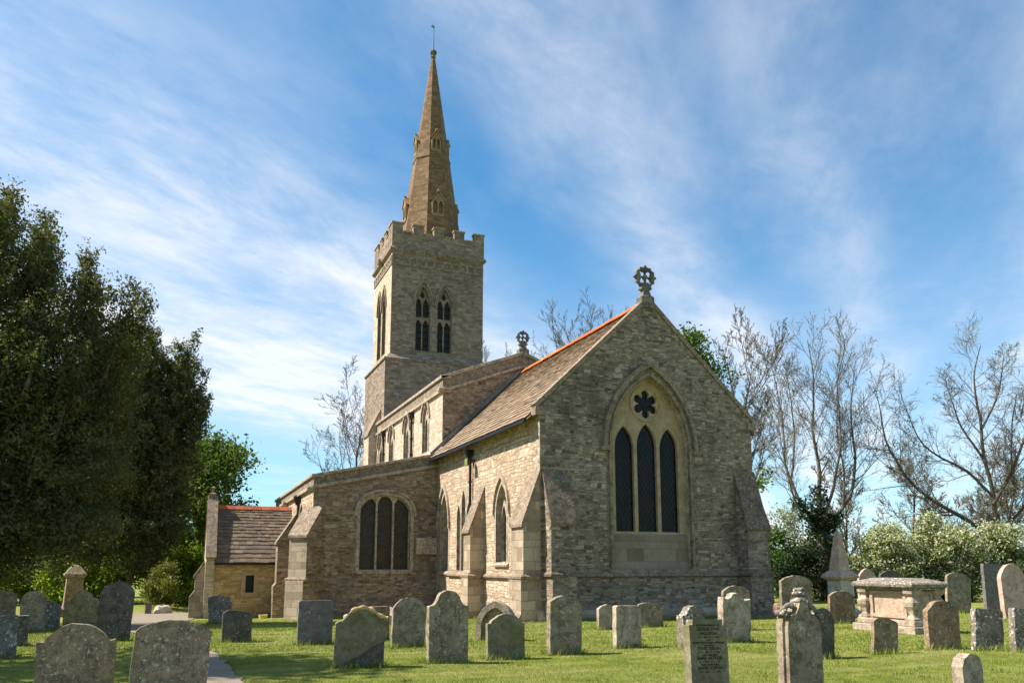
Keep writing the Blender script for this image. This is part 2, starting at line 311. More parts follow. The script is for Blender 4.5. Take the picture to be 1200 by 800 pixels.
class B:
    def __init__(s): s.v = []; s.f = []; s.m = []
    def face(s, pts, m=0):
        i = len(s.v); s.v += [V3(p) for p in pts]; s.f.append(tuple(range(i, i + len(pts)))); s.m.append(m); return s
    def shell(s, verts, faces, m=0):
        i = len(s.v); s.v += [V3(p) for p in verts]
        for f in faces: s.f.append(tuple(i + k for k in f)); s.m.append(m)
        return s
    def cap(s, fr, outer, holes=(), n=0., flip=False, m=0):
        loops = [[V3((p[0], p[1], 0)) for p in L] for L in [outer, *holes]]
        flatp = [q for L in loops for q in L]
        tris = tessellate_polygon(loops)
        i = len(s.v); s.v += [Pt(fr, q.x, q.y, n) for q in flatp]
        for t in tris:
            a, b, c = (flatp[k] for k in t)
            o = (b - a).cross(c - a).z
            if abs(o) < 1e-12: continue
            t = t if (o > 0) != flip else t[::-1]
            s.f.append(tuple(i + k for k in t)); s.m.append(m)
        return s
    def rim(s, fr, loop, n0, n1, inward=False, m=0):
        L = ccw(loop); k = len(L); i = len(s.v)
        s.v += [Pt(fr, p[0], p[1], n0) for p in L] + [Pt(fr, p[0], p[1], n1) for p in L]
        for a in range(k):
            b = (a + 1) % k
            q = (i + a, i + b, i + k + b, i + k + a)
            s.f.append(q[::-1] if inward else q); s.m.append(m)
        return s
    def wall(s, fr, outer, holes=(), depth=.35, m=0, mr=None):
        s.cap(fr, outer, holes, 0, m=m)
        for h in holes: s.rim(fr, h, -depth, 0, True, m if mr is None else mr)
        return s
    def plate(s, fr, outer, holes=(), n0=0., n1=.1, m=0, back=True):
        s.cap(fr, outer, holes, n1, m=m)
        if back: s.cap(fr, outer, holes, n0, True, m=m)
        s.rim(fr, outer, n0, n1, m=m)
        for h in holes: s.rim(fr, h, n0, n1, True, m)
        return s
    def box(s, fr, u0, u1, v0, v1, n0, n1, m=0):
        return s.plate(fr, [(u0, v0), (u1, v0), (u1, v1), (u0, v1)], (), n0, n1, m)
    def beam(s, a, b, side, up, w0, w1, h0, h1, m=0):
        """bar from a to b; cross-section w along side, h along up"""
        a, b, side, up = V3(a), V3(b), V3(side), V3(up)
        vs = [p + side * ww + up * hh for p in (a, b) for ww, hh in ((w0, h0), (w1, h0), (w1, h1), (w0, h1))]
        return s.shell(vs, [(0, 1, 2, 3), (7, 6, 5, 4), (0, 4, 5, 1), (1, 5, 6, 2), (2, 6, 7, 3), (3, 7, 4, 0)], m)
    def tube(s, pts, rad, k=8, m=0, cap=True):
        pts = [V3(p) for p in pts]; i0 = len(s.v)
        for j, p in enumerate(pts):
            d = (pts[min(j + 1, len(pts) - 1)] - pts[max(j - 1, 0)]).normalized()
            x = d.cross(V3((0, 0, 1)) if abs(d.z) < .9 else V3((1, 0, 0))).normalized(); y = d.cross(x)
            r = rad[j] if isinstance(rad, (list, tuple)) else rad
            s.v += [p + (x * math.cos(2 * math.pi * a / k) + y * math.sin(2 * math.pi * a / k)) * r for a in range(k)]
        for j in range(len(pts) - 1):
            for a in range(k):
                b = (a + 1) % k
                s.f.append((i0 + j * k + a, i0 + j * k + b, i0 + (j + 1) * k + b, i0 + (j + 1) * k + a)); s.m.append(m)
        if cap:
            s.f.append(tuple(i0 + a for a in range(k))[::-1]); s.m.append(m)
            s.f.append(tuple(i0 + (len(pts) - 1) * k + a for a in range(k))); s.m.append(m)
        return s
    def loft(s, rings, m=0, cap=True):
        i0 = len(s.v); k = len(rings[0])
        for r in rings: s.v += [V3(p) for p in r]
        for j in range(len(rings) - 1):
            for a in range(k):
                b = (a + 1) % k
                s.f.append((i0 + j * k + a, i0 + j * k + b, i0 + (j + 1) * k + b, i0 + (j + 1) * k + a)); s.m.append(m)
        if cap:
            s.f.append(tuple(i0 + a for a in range(k))[::-1]); s.m.append(m)
            s.f.append(tuple(i0 + (len(rings) - 1) * k + a for a in range(k))); s.m.append(m)
        return s
    def build(s, name, mats, parent=None, smooth=False, bevel=0.):
        me = bpy.data.meshes.new(name)
        me.from_pydata([tuple(v) for v in s.v], [], s.f)
        mats = mats if isinstance(mats, (list, tuple)) else [mats]
        for x in mats: me.materials.append(M[x] if isinstance(x, str) else x)
        uvl = me.uv_layers.new(name='UVMap')
        uvs = []
        for p, mi in zip(me.polygons, s.m):
            p.material_index = min(mi, len(mats) - 1); p.use_smooth = smooth
            n = p.normal
            if abs(n.z) > .85: tx, ty = V3((1, 0, 0)), V3((0, 1, 0))
            else:
                tx = V3((-n.y, n.x, 0)).normalized(); ty = V3((0, 0, 1)) if abs(n.z) < .2 else n.cross(tx)
            for li in p.loop_indices:
                v = me.vertices[me.loops[li].vertex_index].co
                uvs += [v.dot(tx) + 7.3, v.dot(ty) + 11.7]
        uvl.data.foreach_set('uv', uvs)
        o = bpy.data.objects.new(name, me); C.objects.link(o)
        if parent: o.parent = parent
        if bevel:
            b = o.modifiers.new('bevel', 'BEVEL'); b.width = bevel; b.segments = 2; b.limit_method = 'ANGLE'; b.angle_limit = R(40)
        return o

def np_mesh(name, verts, faces, mat, parent=None, smooth=False):
    """numpy arrays: verts (n,3), faces (m,k)"""
    me = bpy.data.meshes.new(name)
    verts = np.asarray(verts, np.float32); faces = np.asarray(faces, np.int32)
    k = faces.shape[1]
    me.vertices.add(len(verts)); me.vertices.foreach_set('co', verts.ravel())
    me.loops.add(faces.size); me.loops.foreach_set('vertex_index', faces.ravel())
    me.polygons.add(len(faces))
    me.polygons.foreach_set('loop_start', np.arange(0, faces.size, k, dtype=np.int32))
    me.polygons.foreach_set('loop_total', np.full(len(faces), k, np.int32))
    me.polygons.foreach_set('use_smooth', np.full(len(faces), smooth))
    me.update(calc_edges=True); me.materials.append(mat)
    o = bpy.data.objects.new(name, me); C.objects.link(o)
    if parent: o.parent = parent
    return o

def empty(name, loc=(0, 0, 0), rz=0):
    o = bpy.data.objects.new(name, None); C.objects.link(o); o.location = loc; o.rotation_euler = (0, 0, rz); o.empty_display_size = .2
    return o
def tag(o, label=None, cat=None, group=None, kind=None):
    for k, v in (('label', label), ('category', cat), ('group', group), ('kind', kind)):
        if v: o[k] = v
    return o

# ------------------------------------------------------------------ ground
def gz(x, y):
    x = np.asarray(x, float); y = np.asarray(y, float)
    t = np.clip((1 - x) / 17., 0, 1)
    z = -.68 * t
    z = z + .32 * np.exp(-(((x + 23) / 3.5) ** 2 + ((y + 11.5) / 2.2) ** 2)) * (x < -10)
    return z + .025 * np.sin(x * .9 + 1.3 * np.sin(y * .5)) * np.cos(y * .8)
def g(x, y): return float(gz(x, y))

def axis(lo, hi, step, far):
    a = list(np.arange(lo, hi + 1e-6, step)); s = step
    while a[-1] < far: s *= 1.35; a.append(a[-1] + s)
    s = step
    while a[0] > -far: s *= 1.35; a.insert(0, a[0] - s)
    return np.array(a)
gx, gy = axis(-45, 26, .5, 1500), axis(-24, 50, .5, 1500)
XX, YY = np.meshgrid(gx, gy, indexing='ij')
ZZ = gz(XX, YY)
nx, ny = len(gx), len(gy)
idx = np.arange(nx * ny).reshape(nx, ny)
fc = np.stack([idx[:-1, :-1], idx[1:, :-1], idx[1:, 1:], idx[:-1, 1:]], -1).reshape(-1, 4)

def grass_color(t, p):
    n1 = t.noise(p, .35, 4, .6); n2 = t.noise(p, 2.2, 5, .65); n3 = t.noise(t.scale(p, (1.2, .25, 1)), 1.8, 4, .6)
    c = t.mix(t.ramp(n2, .3, .7), (.130, .168, .020), (.265, .29, .048))
    c = t.mix(t.ramp(n1, .4, .66, 0, .55), c, (.31, .30, .085))
    c = t.mix(t.ramp(n3, .47, .68, 0, .62), c, (.42, .38, .14))
    return c
m, t = new_mat('mown lawn'); p = t.n('ShaderNodeTexCoord').outputs['Object']
M['lawn'] = finish(m, t, t.mix(.25, grass_color(t, p), (.07, .075, .02)), .95, t.noise(p, 30, 6, .75), .06, .9, spec=.1)
tag(np_mesh('ground', np.stack([XX, YY, ZZ], -1).reshape(-1, 3), fc, M['lawn'], smooth=True), 'mown churchyard lawn sloping gently to the west', 'ground', kind='structure')
m, t = new_mat('grass blades'); p = t.n('ShaderNodeTexCoord').outputs['Object']
rnd = t.n('ShaderNodeNewGeometry').outputs['Random Per Island']
gc = t.mix(t.ramp(rnd, 0, 1, 0, .5, False), grass_color(t, p), (.20, .285, .032))
b_ = t.n('ShaderNodeBsdfPrincipled', Base_Color=gc, Roughness=.55); b_.inputs['Specular IOR Level'].default_value = .2
tr = t.n('ShaderNodeBsdfTranslucent', Color=gc)
mx = t.n('ShaderNodeMixShader', **{'#0': .3}); t.L.new(b_.outputs[0], mx.inputs[1]); t.L.new(tr.outputs[0], mx.inputs[2])
t.L.new(mx.outputs[0], t.n('ShaderNodeOutputMaterial').inputs[0]); M['blade'] = m

m, t = new_mat('grey gravel path'); p = t.n('ShaderNodeTexCoord').outputs['Object']
c_ = t.mix(t.noise(p, 40, 4, .7), (.15, .115, .082), (.29, .235, .18)); c_ = t.mix(t.ramp(t.noise(p, 2.5, 5), .55, .75, 0, .7), c_, (.12, .13, .04))
M['gravel'] = finish(m, t, c_, .95, t.noise(p, 55, 4), .02, .8)
pl = [(13.5, -9.35, .45), (10.2, -9.65, .45), (8, -9.78, .46), (5.8, -9.92, .46), (2, -10.2, .55), (-2, -10.7, .75), (-6, -11.1, .85), (-11, -11.3, 1.2), (-15, -11.3, 1.7), (-18.4, -11.1, 1.7), (-19.5, -11, 1.5)]
vs, fs = [], []
pts = []
for a, b in zip(pl[:-1], pl[1:]):
    n = max(2, int(math.dist(a[:2], b[:2]) / .3))
    pts += [tuple(a[i] + (b[i] - a[i]) * k / n for i in range(3)) for k in range(n)]
pts.append(pl[-1])
rg = random.Random(3)
for i, (x, y, hw) in enumerate(pts):
    j = pts[min(i + 1, len(pts) - 1)]; h = pts[max(i - 1, 0)]
    d = V3((j[0] - h[0], j[1] - h[1], 0)).normalized(); s = V3((-d.y, d.x, 0))
    for k in range(7):
        q = V3((x, y, 0)) + s * (hw * (k / 3 - 1) + (rg.uniform(-.07, .07) if k in (0, 6) else 0)); vs.append((q.x, q.y, g(q.x, q.y) + .022))
    if i: fs += [((i - 1) * 7 + k, (i - 1) * 7 + k + 1, i * 7 + k + 1, i * 7 + k) for k in range(6)]
tag(np_mesh('path', vs, fs, M['gravel'], smooth=True), 'grey gravel path winding from the lawn to the porch', 'path', kind='structure')

# ------------------------------------------------------------------ church
church = tag(empty('church', (0, 0, -.1)), 'limestone parish church with tall octagonal spire, battlemented tower and stone slate roofs', 'church')
church.location = (0, 0, 0)

def arch(u0, u1, v0, vs, va, n=9, cusp=0.):
    """pointed opening, counter-clockwise from the lower left"""
    a = (u1 - u0) / 2; h = va - vs; mid = (u0 + u1) / 2
    Rr = (a * a + h * h) / (2 * a); cxr = u1 - Rr
    th = math.atan2(h, mid - cxr)
    right = []
    for i in range(n + 1):
        q = th * i / n
        k = 1 - cusp * math.exp(-((i / n - .42) / .13) ** 2)
        u = cxr + Rr * math.cos(q)
        right.append((mid + (u - mid) * k, vs + Rr * math.sin(q)))
    left = [(2 * mid - u, v) for u, v in right[:-1]][::-1]
    return [(u0, v0), (u1, v0)] + right + left
def low_arch(u0, u1, v0, vs, va, n=16, e=2.3):
    mid = (u0 + u1) / 2; a = (u1 - u0) / 2
    top = []
    for i in range(n + 1):
        q = math.pi * i / n
        c, s = math.cos(q), math.sin(q)
        top.append((mid + a * math.copysign(abs(c) ** (2 / e), c), vs + (va - vs) * s ** (2 / e)))
    return [(u0, v0), (u1, v0)] + top
def ring(inner, outer): return outer, [inner]
def hood(inner_args, o0, o1, kind=arch, drop=.0):
    u0, u1, v0, vs, va = inner_args
    f = (va - vs) / ((u1 - u0) / 2)
    f = max(f, 1.) if kind is arch else 1.
    a = kind(u0 - o0, u1 + o0, vs - drop, vs, va + o0 * f)[1:]; b = kind(u0 - o1, u1 + o1, vs - drop, vs, va + o1 * f)[1:]
    def path(L): return [L[0]] + L[1:]
    a = a + [(u0 - o0, vs - drop)]; b = b + [(u0 - o1, vs - drop)]
    return b + a[::-1]

EAST = lambda x: frame((x, 0, 0), (0, 1, 0), (1, 0, 0))
SOUTH = lambda y: frame((0, y, 0), (1, 0, 0), (0, -1, 0))
NORTH = lambda y: frame((0, y, 0), (-1, 0, 0), (0, 1, 0))
WEST = lambda x: frame((x, 0, 0), (0, -1, 0), (-1, 0, 0))

def window(fr, args, lights, kind=arch, depth=.3, surround=.13, mat='ashlar', glass='glass_clear', hoodm=True, sill=True, name='window', extra=(), parent=church, label=None, plate_t=.12):
    """frame mesh with glass, tracery, hood mould and sill as its own children; returns the hole for the wall"""
    u0, u1, v0, vs, va = args
    hole = kind(*args)
    f = max(1., (va - vs) / ((u1 - u0) / 2)) if kind is arch else 1.
    outer = kind(u0 - surround, u1 + surround, v0 - .02, vs, va + surround * f)
    w_ = B().plate(fr, outer, [hole], -.02, .012).rim(fr, [(a * .998 + (u0 + u1) / 2 * .002, b) for a, b in hole], -depth, -.015, True).build(name, mat, parent)
    if label: w_['label'] = label
    gl = B().box(fr, u0 - .03, u1 + .03, v0 - .03, va + .03, -depth - .03, -depth - .01); gl.build('glass', glass, w_)
    if lights: B().plate(fr, hole, lights + list(extra), -depth, -depth + plate_t).build('tracery', mat, w_)
    if hoodm:
        B().plate(fr, hood(args, surround + .005, surround + .10, kind, .05), (), 0, .09).build('hood_mould', mat, w_, bevel=.015)
    if sill:
        B().shell([Pt(fr, u, v, n) for u in (u0 - .1, u1 + .1) for v, n in ((v0 - .16, 0), (v0 - .16, .07), (v0 - .1, .09), (v0, -.02))],
                  [(0, 1, 2, 3), (7, 6, 5, 4), (0, 4, 5, 1), (1, 5, 6, 2), (2, 6, 7, 3)]).build('sill', mat, w_)
    return hole

def circle(u, v, r, n=16, lobes=0, amp=0., ph=0.):
    return [(u + r * (1 + amp * math.cos(lobes * (2 * math.pi * i / n) + ph)) * math.cos(2 * math.pi * i / n), v + r * (1 + amp * math.cos(lobes * (2 * math.pi * i / n) + ph)) * math.sin(2 * math.pi * i / n)) for i in range(n)]

YC = 4.02
# ---- chancel, east gable
E0 = EAST(0)
ew = (2.52, 5.42, 1.52, 5.5, 7.86)
recess = arch(*ew, n=14)
b = B()
b.wall(E0, [(0, -1), (8.05, -1), (8.05, 6.62), (YC, 10.50), (0, 6.62)], [recess], .42, 0, 1)
b.cap(WEST(-11.2), [(-8.05, 5), (0, 5), (0, 6.4), (-YC, 10.3), (-8.05, 6.4)])
S0 = SOUTH(0)
w1 = (-3.86, -2.74, 1.76, 3.42, 4.42)
tri = [(-8.28, -7.86, 1.45, 3.55, 4.02), (-7.70, -7.24, 1.45, 4.0, 4.56), (-7.08, -6.66, 1.45, 3.55, 4.02)]
w3 = (-10.72, -9.42, 1.42, 3.2, 4.62)
h1 = window(S0, w1, [arch(-3.80, -3.34, 1.78, 3.2, 3.72, cusp=.18), arch(-3.26, -2.80, 1.78, 3.2, 3.72, cusp=.18), circle(-3.3, 3.92, .19, 20, 4, .22)], name='chancel_window')
hs = [window(S0, a, [], surround=.10, hoodm=False, sill=False, depth=.32, name='lancet_window') for a in tri]
h3 = window(S0, w3, [arch(-10.66, -10.12, 1.44, 3.0, 3.6, cusp=.18), arch(-10.02, -9.48, 1.44, 3.0, 3.6, cusp=.18), circle(-10.07, 3.9, .24, 20, 4, .22)], depth=.4, name='chancel_window')
bs = B()
bs.wall(S0, [(-11.2, -1.2), (0, -1.2), (0, 6.4), (-11.2, 6.4)], [h1, *hs, h3], .4)
bs.box(S0, -8.5, -6.45, 1.28, 1.45, 0, .06)
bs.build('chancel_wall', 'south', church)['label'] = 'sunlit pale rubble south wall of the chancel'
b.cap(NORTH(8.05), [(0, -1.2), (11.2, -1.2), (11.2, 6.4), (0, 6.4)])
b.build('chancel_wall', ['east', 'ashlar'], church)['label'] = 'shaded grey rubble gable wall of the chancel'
# quoins at the south-east corner, long and short
b = B(); rg = random.Random(5)
z = 1.5; k = 0
while z < 6.2:
    h = rg.uniform(.24, .36); l1, l2 = ((.5, .26) if k % 2 else (.27, .52))
    b.box(SOUTH(0), -l1, .0, z, z + h - .012, 0, .012); z += h; k += 1
b.build('quoins', 'ashlar', church)
# big east window
ewin = B()
# lights spread over the whole opening
lights = [arch(2.77, 3.47, 2.72, 5.48, 6.20), arch(3.60, 4.34, 2.72, 5.54, 6.32), arch(4.47, 5.17, 2.72, 5.48, 6.20)]
wf = B().plate(E0, arch(ew[0] - .17, ew[1] + .17, 1.42, ew[3], ew[4] + .30, n=14), [recess], -.02, .014)
wf = wf.build('east_window', 'greyash', church); wf['label'] = 'large three light window with a six lobed rose'
rose = [(3.97 + r_ * math.cos(a_), 6.98 + r_ * math.sin(a_)) for a_, r_ in [(2 * math.pi * i / 48, .25 + .23 * abs(math.cos(3 * (2 * math.pi * i / 48) + math.pi / 2)) ** .55) for i in range(48)]]
B().plate(E0, [(ew[0], 2.62)] + [(ew[1], 2.62)] + recess[2:], lights + [rose], -.40, -.24).build('tracery', 'yellowash', wf)
B().plate(E0, [p_ for p_ in circle(3.97, 6.98, .60, 36)], [circle(3.97, 6.98, .53, 36)], -.24, -.20).build('rose_moulding', 'yellowash', wf)
B().box(E0, 2.53, 5.41, 2.6, 7.8, -.39, -.36).build('glass', 'glass_stained', wf)
B().shell([Pt(E0, u, v, n) for u in (2.521, 5.419) for v, n in ((1.5, -.1), (1.86, -.16), (2.60, -.20), (2.74, -.30))], [(0, 4, 5, 1), (1, 5, 6, 2), (2, 6, 7, 3)]).build('sill', 'panel', wf)
hm = B().plate(E0, hood(ew, .20, .33, arch, .06), (), 0, .13)
for u in (ew[0] - .27, ew[1] + .27): hm.box(E0, u - .14, u + .14, ew[3] - .20, ew[3] - .06, 0, .15)
hm.build('hood_mould', 'greyash', wf, bevel=.02)
hm = B().plate(E0, hood(ew, .03, .10, arch, .0), (), 0, .06)
for u in (ew[0] - .07, ew[1] + .07):
    hm.tube([Pt(E0, u, 1.55, .05), Pt(E0, u, 5.32, .05)], .055, 10)
    hm.tube([Pt(E0, u, 5.30, .05), Pt(E0, u, 5.36, .05), Pt(E0, u, 5.5, .06)], [.06, .075, .11], 10)
hm.build('jamb_shaft', 'greyash', wf)
# string course and plinth wrap the chancel
b = B()
def strip(fr, u0, u1, z, h=.13, pr=.10):
    b.shell([Pt(fr, u, v, n) for u in (u0, u1) for v, n in ((z - h, 0), (z - h * .7, pr), (z - .03, pr), (z + .05, 0))],
            [(0, 1, 2, 3), (7, 6, 5, 4), (0, 4, 5, 1), (1, 5, 6, 2), (2, 6, 7, 3)])
strip(E0, -.0, 8.05, 1.40); strip(S0, -9.3, 0, 1.33)
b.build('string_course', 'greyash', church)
b = B()
def plinth(fr, u0, u1, z, pr):
    b.shell([Pt(fr, u, v, n) for u in (u0, u1) for v, n in ((-1.2, 0), (-1.2, pr), (z, pr), (z + .16, 0))],
            [(0, 1, 2, 3), (7, 6, 5, 4), (0, 4, 5, 1), (1, 5, 6, 2), (2, 6, 7, 3)])
plinth(E0, -.12, 8.17, .13, .14); plinth(S0, -11.0, .139, .10, .139)
b.build('plinth', 'buttress', church)

def buttress(o, udir, ndir, width, prof, mats=('buttress', 'weather'), label=None, string=None, base_ext=.08):
    """side profile (n,z) extruded by width; sloping tops get the weathering stone"""
    fr = frame(o, udir, ndir); b = B()
    n = len(prof)
    for i in range(n - 1):
        (n0, z0), (n1, z1) = prof[i], prof[i + 1]
        slope = abs(n1 - n0) > .02 and z1 > z0
        b.face([Pt(fr, 0, z0, n0), Pt(fr, width, z0, n0), Pt(fr, width, z1, n1), Pt(fr, 0, z1, n1)], 1 if slope else 0)
        if slope and (n0 - n1) > .2:      # a slab over the slope, oversailing its foot
            d = V3((n1 - n0, z1 - z0)).normalized()
            pr = [(n0 + .07, z0 - .07), (n0 + .07, z0 + .03), (n1 + .0, z1 + .10), (n1, z1 - .02), (n0 - .02, z0 - .07)]
            for u0, u1 in ((-.035, width + .035),):
                vs_ = [Pt(fr, u, zz_, nn_) for u in (u0, u1) for nn_, zz_ in pr]; k = len(pr)
                b.shell(vs_, [tuple(range(k)), tuple(range(2 * k - 1, k - 1, -1))] + [(i_, k + i_, k + (i_ + 1) % k, (i_ + 1) % k) for i_ in range(k)], 1)
    side = [(0, prof[0][1])] + list(prof)
    for u in (0, width): b.face([Pt(fr, u, z_, n_) for n_, z_ in side], 2 if (u and len(mats) > 2) else 0)
    if string:
        z_, p_ = string
        def rg_(zz_, e): return [Pt(fr, -e, zz_, 0), Pt(fr, width + e, zz_, 0), Pt(fr, width + e, zz_, p_ + e), Pt(fr, -e, zz_, p_ + e)]
        b.loft([rg_(z_ - .12, .012), rg_(z_ - .08, .07), rg_(z_ - .01, .08), rg_(z_ + .06, .0)], 1)
    o_ = b.build('buttress', list(mats), church)
    if label: o_['label'] = label
    return o_
def std(p, z1=1.35, z2=2.88, z3=4.5, base=-1.2): return [(p + .20, base), (p + .20, .02), (p + .08, .20), (p + .08, z1), (p, z1 + .05), (p, z2), (0, z3)]
buttress((-1.02, 0, 0), (1, 0, 0), (0, -1, 0), .98, std(.56), string=(1.33, .60), label='corner buttress facing south in the sun')
buttress((0, .10, 0), (0, 1, 0), (1, 0, 0), .80, std(.56), ('east', 'weather_shade'), string=(1.40, .60))
buttress((0, 7.28, 0), (0, 1, 0), (1, 0, 0), .80, std(.56, z3=4.75), ('east', 'weather_shade'), string=(1.40, .60))
buttress((-.02, 8.05, 0), (-1, 0, 0), (0, 1, 0), .95, std(.6), ('east', 'weather_shade'), string=(1.40, .60))
buttress((-5.80, 0, 0), (1, 0, 0), (0, -1, 0), .76, std(.55, z3=4.45), string=(1.30, .58))

# ---- chancel roof: separate stone slates, orange ridge tiles, coping, kneelers
def slates(origin, along, up, nrm, L, H, e0, e1, w0, w1, mat, parent, seed):
    rg = random.Random(seed); b = B(); origin, along, up, nrm = V3(origin), V3(along), V3(up), V3(nrm)
    s = 0.
    while s < H - .03:
        f = s / H; e = e0 + (e1 - e0) * f; wd = w0 + (w1 - w0) * f
        a = -rg.uniform(0, wd)
        while a < L:
            ww = wd * rg.uniform(.65, 1.35); a0, a1 = max(a, 0) + .004, min(a + ww, L) - .004
            if a1 - a0 > .04:
                th = rg.uniform(.014, .030); lo = s - rg.uniform(0, .03); hi = min(s + e * 1.25, H); tilt = rg.uniform(-.006, .006)
                q = []
                for (aa, ss, nn) in ((a0, lo, .030), (a1, lo + tilt, .030), (a1, hi, .002), (a0, hi, .002)):
                    q.append(origin + along * aa + up * ss + nrm * nn)
                for (aa, ss, nn) in ((a0, lo, .030 + th), (a1, lo + tilt, .030 + th + rg.uniform(-.004, .008)), (a1, hi, .004 + th * .6), (a0, hi, .004 + th * .6)):
                    q.append(origin + along * aa + up * ss + nrm * nn)
                b.shell(q, [(0, 1, 5, 4), (4, 5, 6, 7), (0, 4, 7, 3), (1, 2, 6, 5), (3, 2, 1, 0)])
            a += ww
        s += e
    return b.build('slates', mat, parent)
RZ = 10.46
sl_ = V3((0, YC, RZ - 6.58)); slen = sl_.length; upv = sl_.normalized()
nS = V3((0, -upv.z, upv.y)); nN = V3((0, upv.z, upv.y)); upN = V3((0, -upv.y, upv.z))
rb = B()
ov = .50
rb.shell([(-11.2, 0 - ov * upv.y, 6.58 - ov * upv.z - .05), (-.2, 0 - ov * upv.y, 6.58 - ov * upv.z - .05), (-.2, YC, RZ - .02), (-11.2, YC, RZ - .02), (-11.2, 8.04 + ov * upv.y, 6.58 - ov * upv.z - .05), (-.2, 8.04 + ov * upv.y, 6.58 - ov * upv.z - .05)],
         [(0, 1, 2, 3), (3, 2, 5, 4)])
rb.shell([(-11.2, -ov * upv.y, 6.58 - ov * upv.z - .05), (-.2, -ov * upv.y, 6.58 - ov * upv.z - .05), (-.2, 0, 6.46), (-11.2, 0, 6.46)], [(0, 3, 2, 1)])
roof = rb.build('chancel_roof', 'slate_chancel', church)
slates(V3((-11.0, 0, 6.58)) - upv * ov, (1, 0, 0), upv, nS, 10.72, slen + ov - .06, .26, .13, .36, .22, 'slate_chancel', roof, 1)
slates(V3((-.28, 8.04, 6.58)) - upN * ov, (-1, 0, 0), upN, nN, 10.72, slen + ov - .06, .26, .13, .36, .22, 'slate_chancel', roof, 2)
b = B(); rg = random.Random(8)
x = -10.75
while x < -.38:
    l = .43; dz = rg.uniform(-.008, .008); w_ = .34
    for sgn in (-1, 1):
        a = V3((x, YC, RZ + .13 + dz)); bb = V3((x + l - .012, YC, RZ + .13 + dz))
        dn = V3((0, sgn * upv.y, -upv.z)); nn = V3((0, sgn * upv.z, upv.y))
        q = [a, bb, bb + dn * w_, a + dn * w_, a + nn * .03, bb + nn * .03, bb + dn * w_ + nn * .03, a + dn * w_ + nn * .03]
        b.shell(q, [(4, 5, 6, 7), (0, 1, 5, 4), (1, 2, 6, 5), (2, 3, 7, 6), (3, 0, 4, 7), (0, 3, 2, 1)])
    x += l
b.build('ridge_tiles', 'ridge', church)
b = B()
for sgn in (-1, 1):
    a = V3((0, YC + sgn * (YC + .12), 6.56)); c = V3((0, YC, 10.53))
    up = V3((0, sgn * upv.z, upv.y))
    b.beam(a, c, (1, 0, 0), up, -.32, .05, -.02, .12)
    b.box(EAST(0), YC + sgn * (YC + .02) - .16, YC + sgn * (YC + .02) + .16, 6.30, 6.56, -.34, .07)
b.build('gable_coping', 'weather', church)

def wheel_cross(x, y, z, r, name, label, base=.3):
    fr = frame((x, y, z), (0, 1, 0), (1, 0, 0)); b = B(); cz = r + base + .12
    outer = []
    for i in range(96):
        a = 2 * math.pi * i / 96
        k = 1 + .055 * math.cos(12 * a) + .12 * math.exp(-(((a + math.pi / 4) % (math.pi / 2) - math.pi / 4) / .10) ** 2)
        outer.append((r * k * math.cos(a), cz + r * k * math.sin(a)))
    holes = []
    for q in range(4):
        a0 = q * math.pi / 2 + math.pi / 4
        cu, cv = .44 * r * math.cos(a0), cz + .44 * r * math.sin(a0)
        holes.append([(cu + r * .30 * (1 + .28 * math.cos(3 * (t_ - a0))) * math.cos(t_), cv + r * .30 * (1 + .28 * math.cos(3 * (t_ - a0))) * math.sin(t_)) for t_ in [2 * math.pi * i / 18 for i in range(18)]])
    b.plate(fr, outer, holes, -.06, .06)
    b.plate(fr, circle(0, cz, r * .13, 14), (), .061, .08)
    b.loft([[Pt(fr, -w_, v, -d_), Pt(fr, w_, v, -d_), Pt(fr, w_, v, d_), Pt(fr, -w_, v, d_)] for v, w_, d_ in ((-.35, .26, .2), (.06, .24, .18), (.12, .16, .13), (base, .11, .1), (base + .05, .2, .12), (base + .11, .2, .12), (base + .2, .08, .079))])
    o = b.build(name, 'finial', church, bevel=.01); o['label'] = label
wheel_cross(-.14, YC, 10.60, .37, 'gable_cross', 'large wheel cross on the chancel gable')
# drainpipe and floodlight on the chancel
def pipe(pts, r, name='drainpipe', parent=church, hop=None):
    b = B().tube(pts, r, 10)
    if hop:
        x, y, z, s = hop
        b.loft([[(x - s * k, y - s * k, z + dz), (x + s * k, y - s * k, z + dz), (x + s * k, y + s * k, z + dz), (x - s * k, y + s * k, z + dz)] for k, dz in ((.5, -.3), (1, -.05), (1.1, .08))])
    for i in range(3):
        z = pts[0][2] + (pts[-1][2] - pts[0][2]) * (i + .6) / 3.3
        b.tube([(pts[0][0], pts[0][1], z - .04), (pts[0][0], pts[0][1], z + .04)], r * 1.35, 10)
    return b.build(name, 'black', parent)
pipe([(-6.42, -.10, 5.95), (-6.42, -.10, -.4)], .055, hop=(-6.42, -.16, 5.95, .13))
gb = B()
gb.beam((-11, -ov * upv.y - .04, 6.16), (-.25, -ov * upv.y - .04, 6.16), (0, 1, 0), (0, 0, 1), -.05, .05, -.06, .03); gb.build('eave_bar', 'black', church)  # black bar added for the shade line below the slates
fl = B().loft([[(-6.15 + sx * w_, yy, 5.52 + dz + sz * h_) for sx, sz in ((-1, -1), (1, -1), (1, 1), (-1, 1))] for yy, w_, h_, dz in ((-.16, .09, .07, .05), (-.30, .17, .13, 0.), (-.36, .19, .15, 0.))])
fl.beam((-6.15, 0, 5.60), (-6.15, -.2, 5.58), (1, 0, 0), (0, 0, 1), -.03, .03, -.03, .03)
fo = fl.build('floodlight', 'lamp', church)
B().box(SOUTH(-.362), -6.31, -5.99, 5.39, 5.65, 0, .008).build('lamp_glass', 'lens', fo)

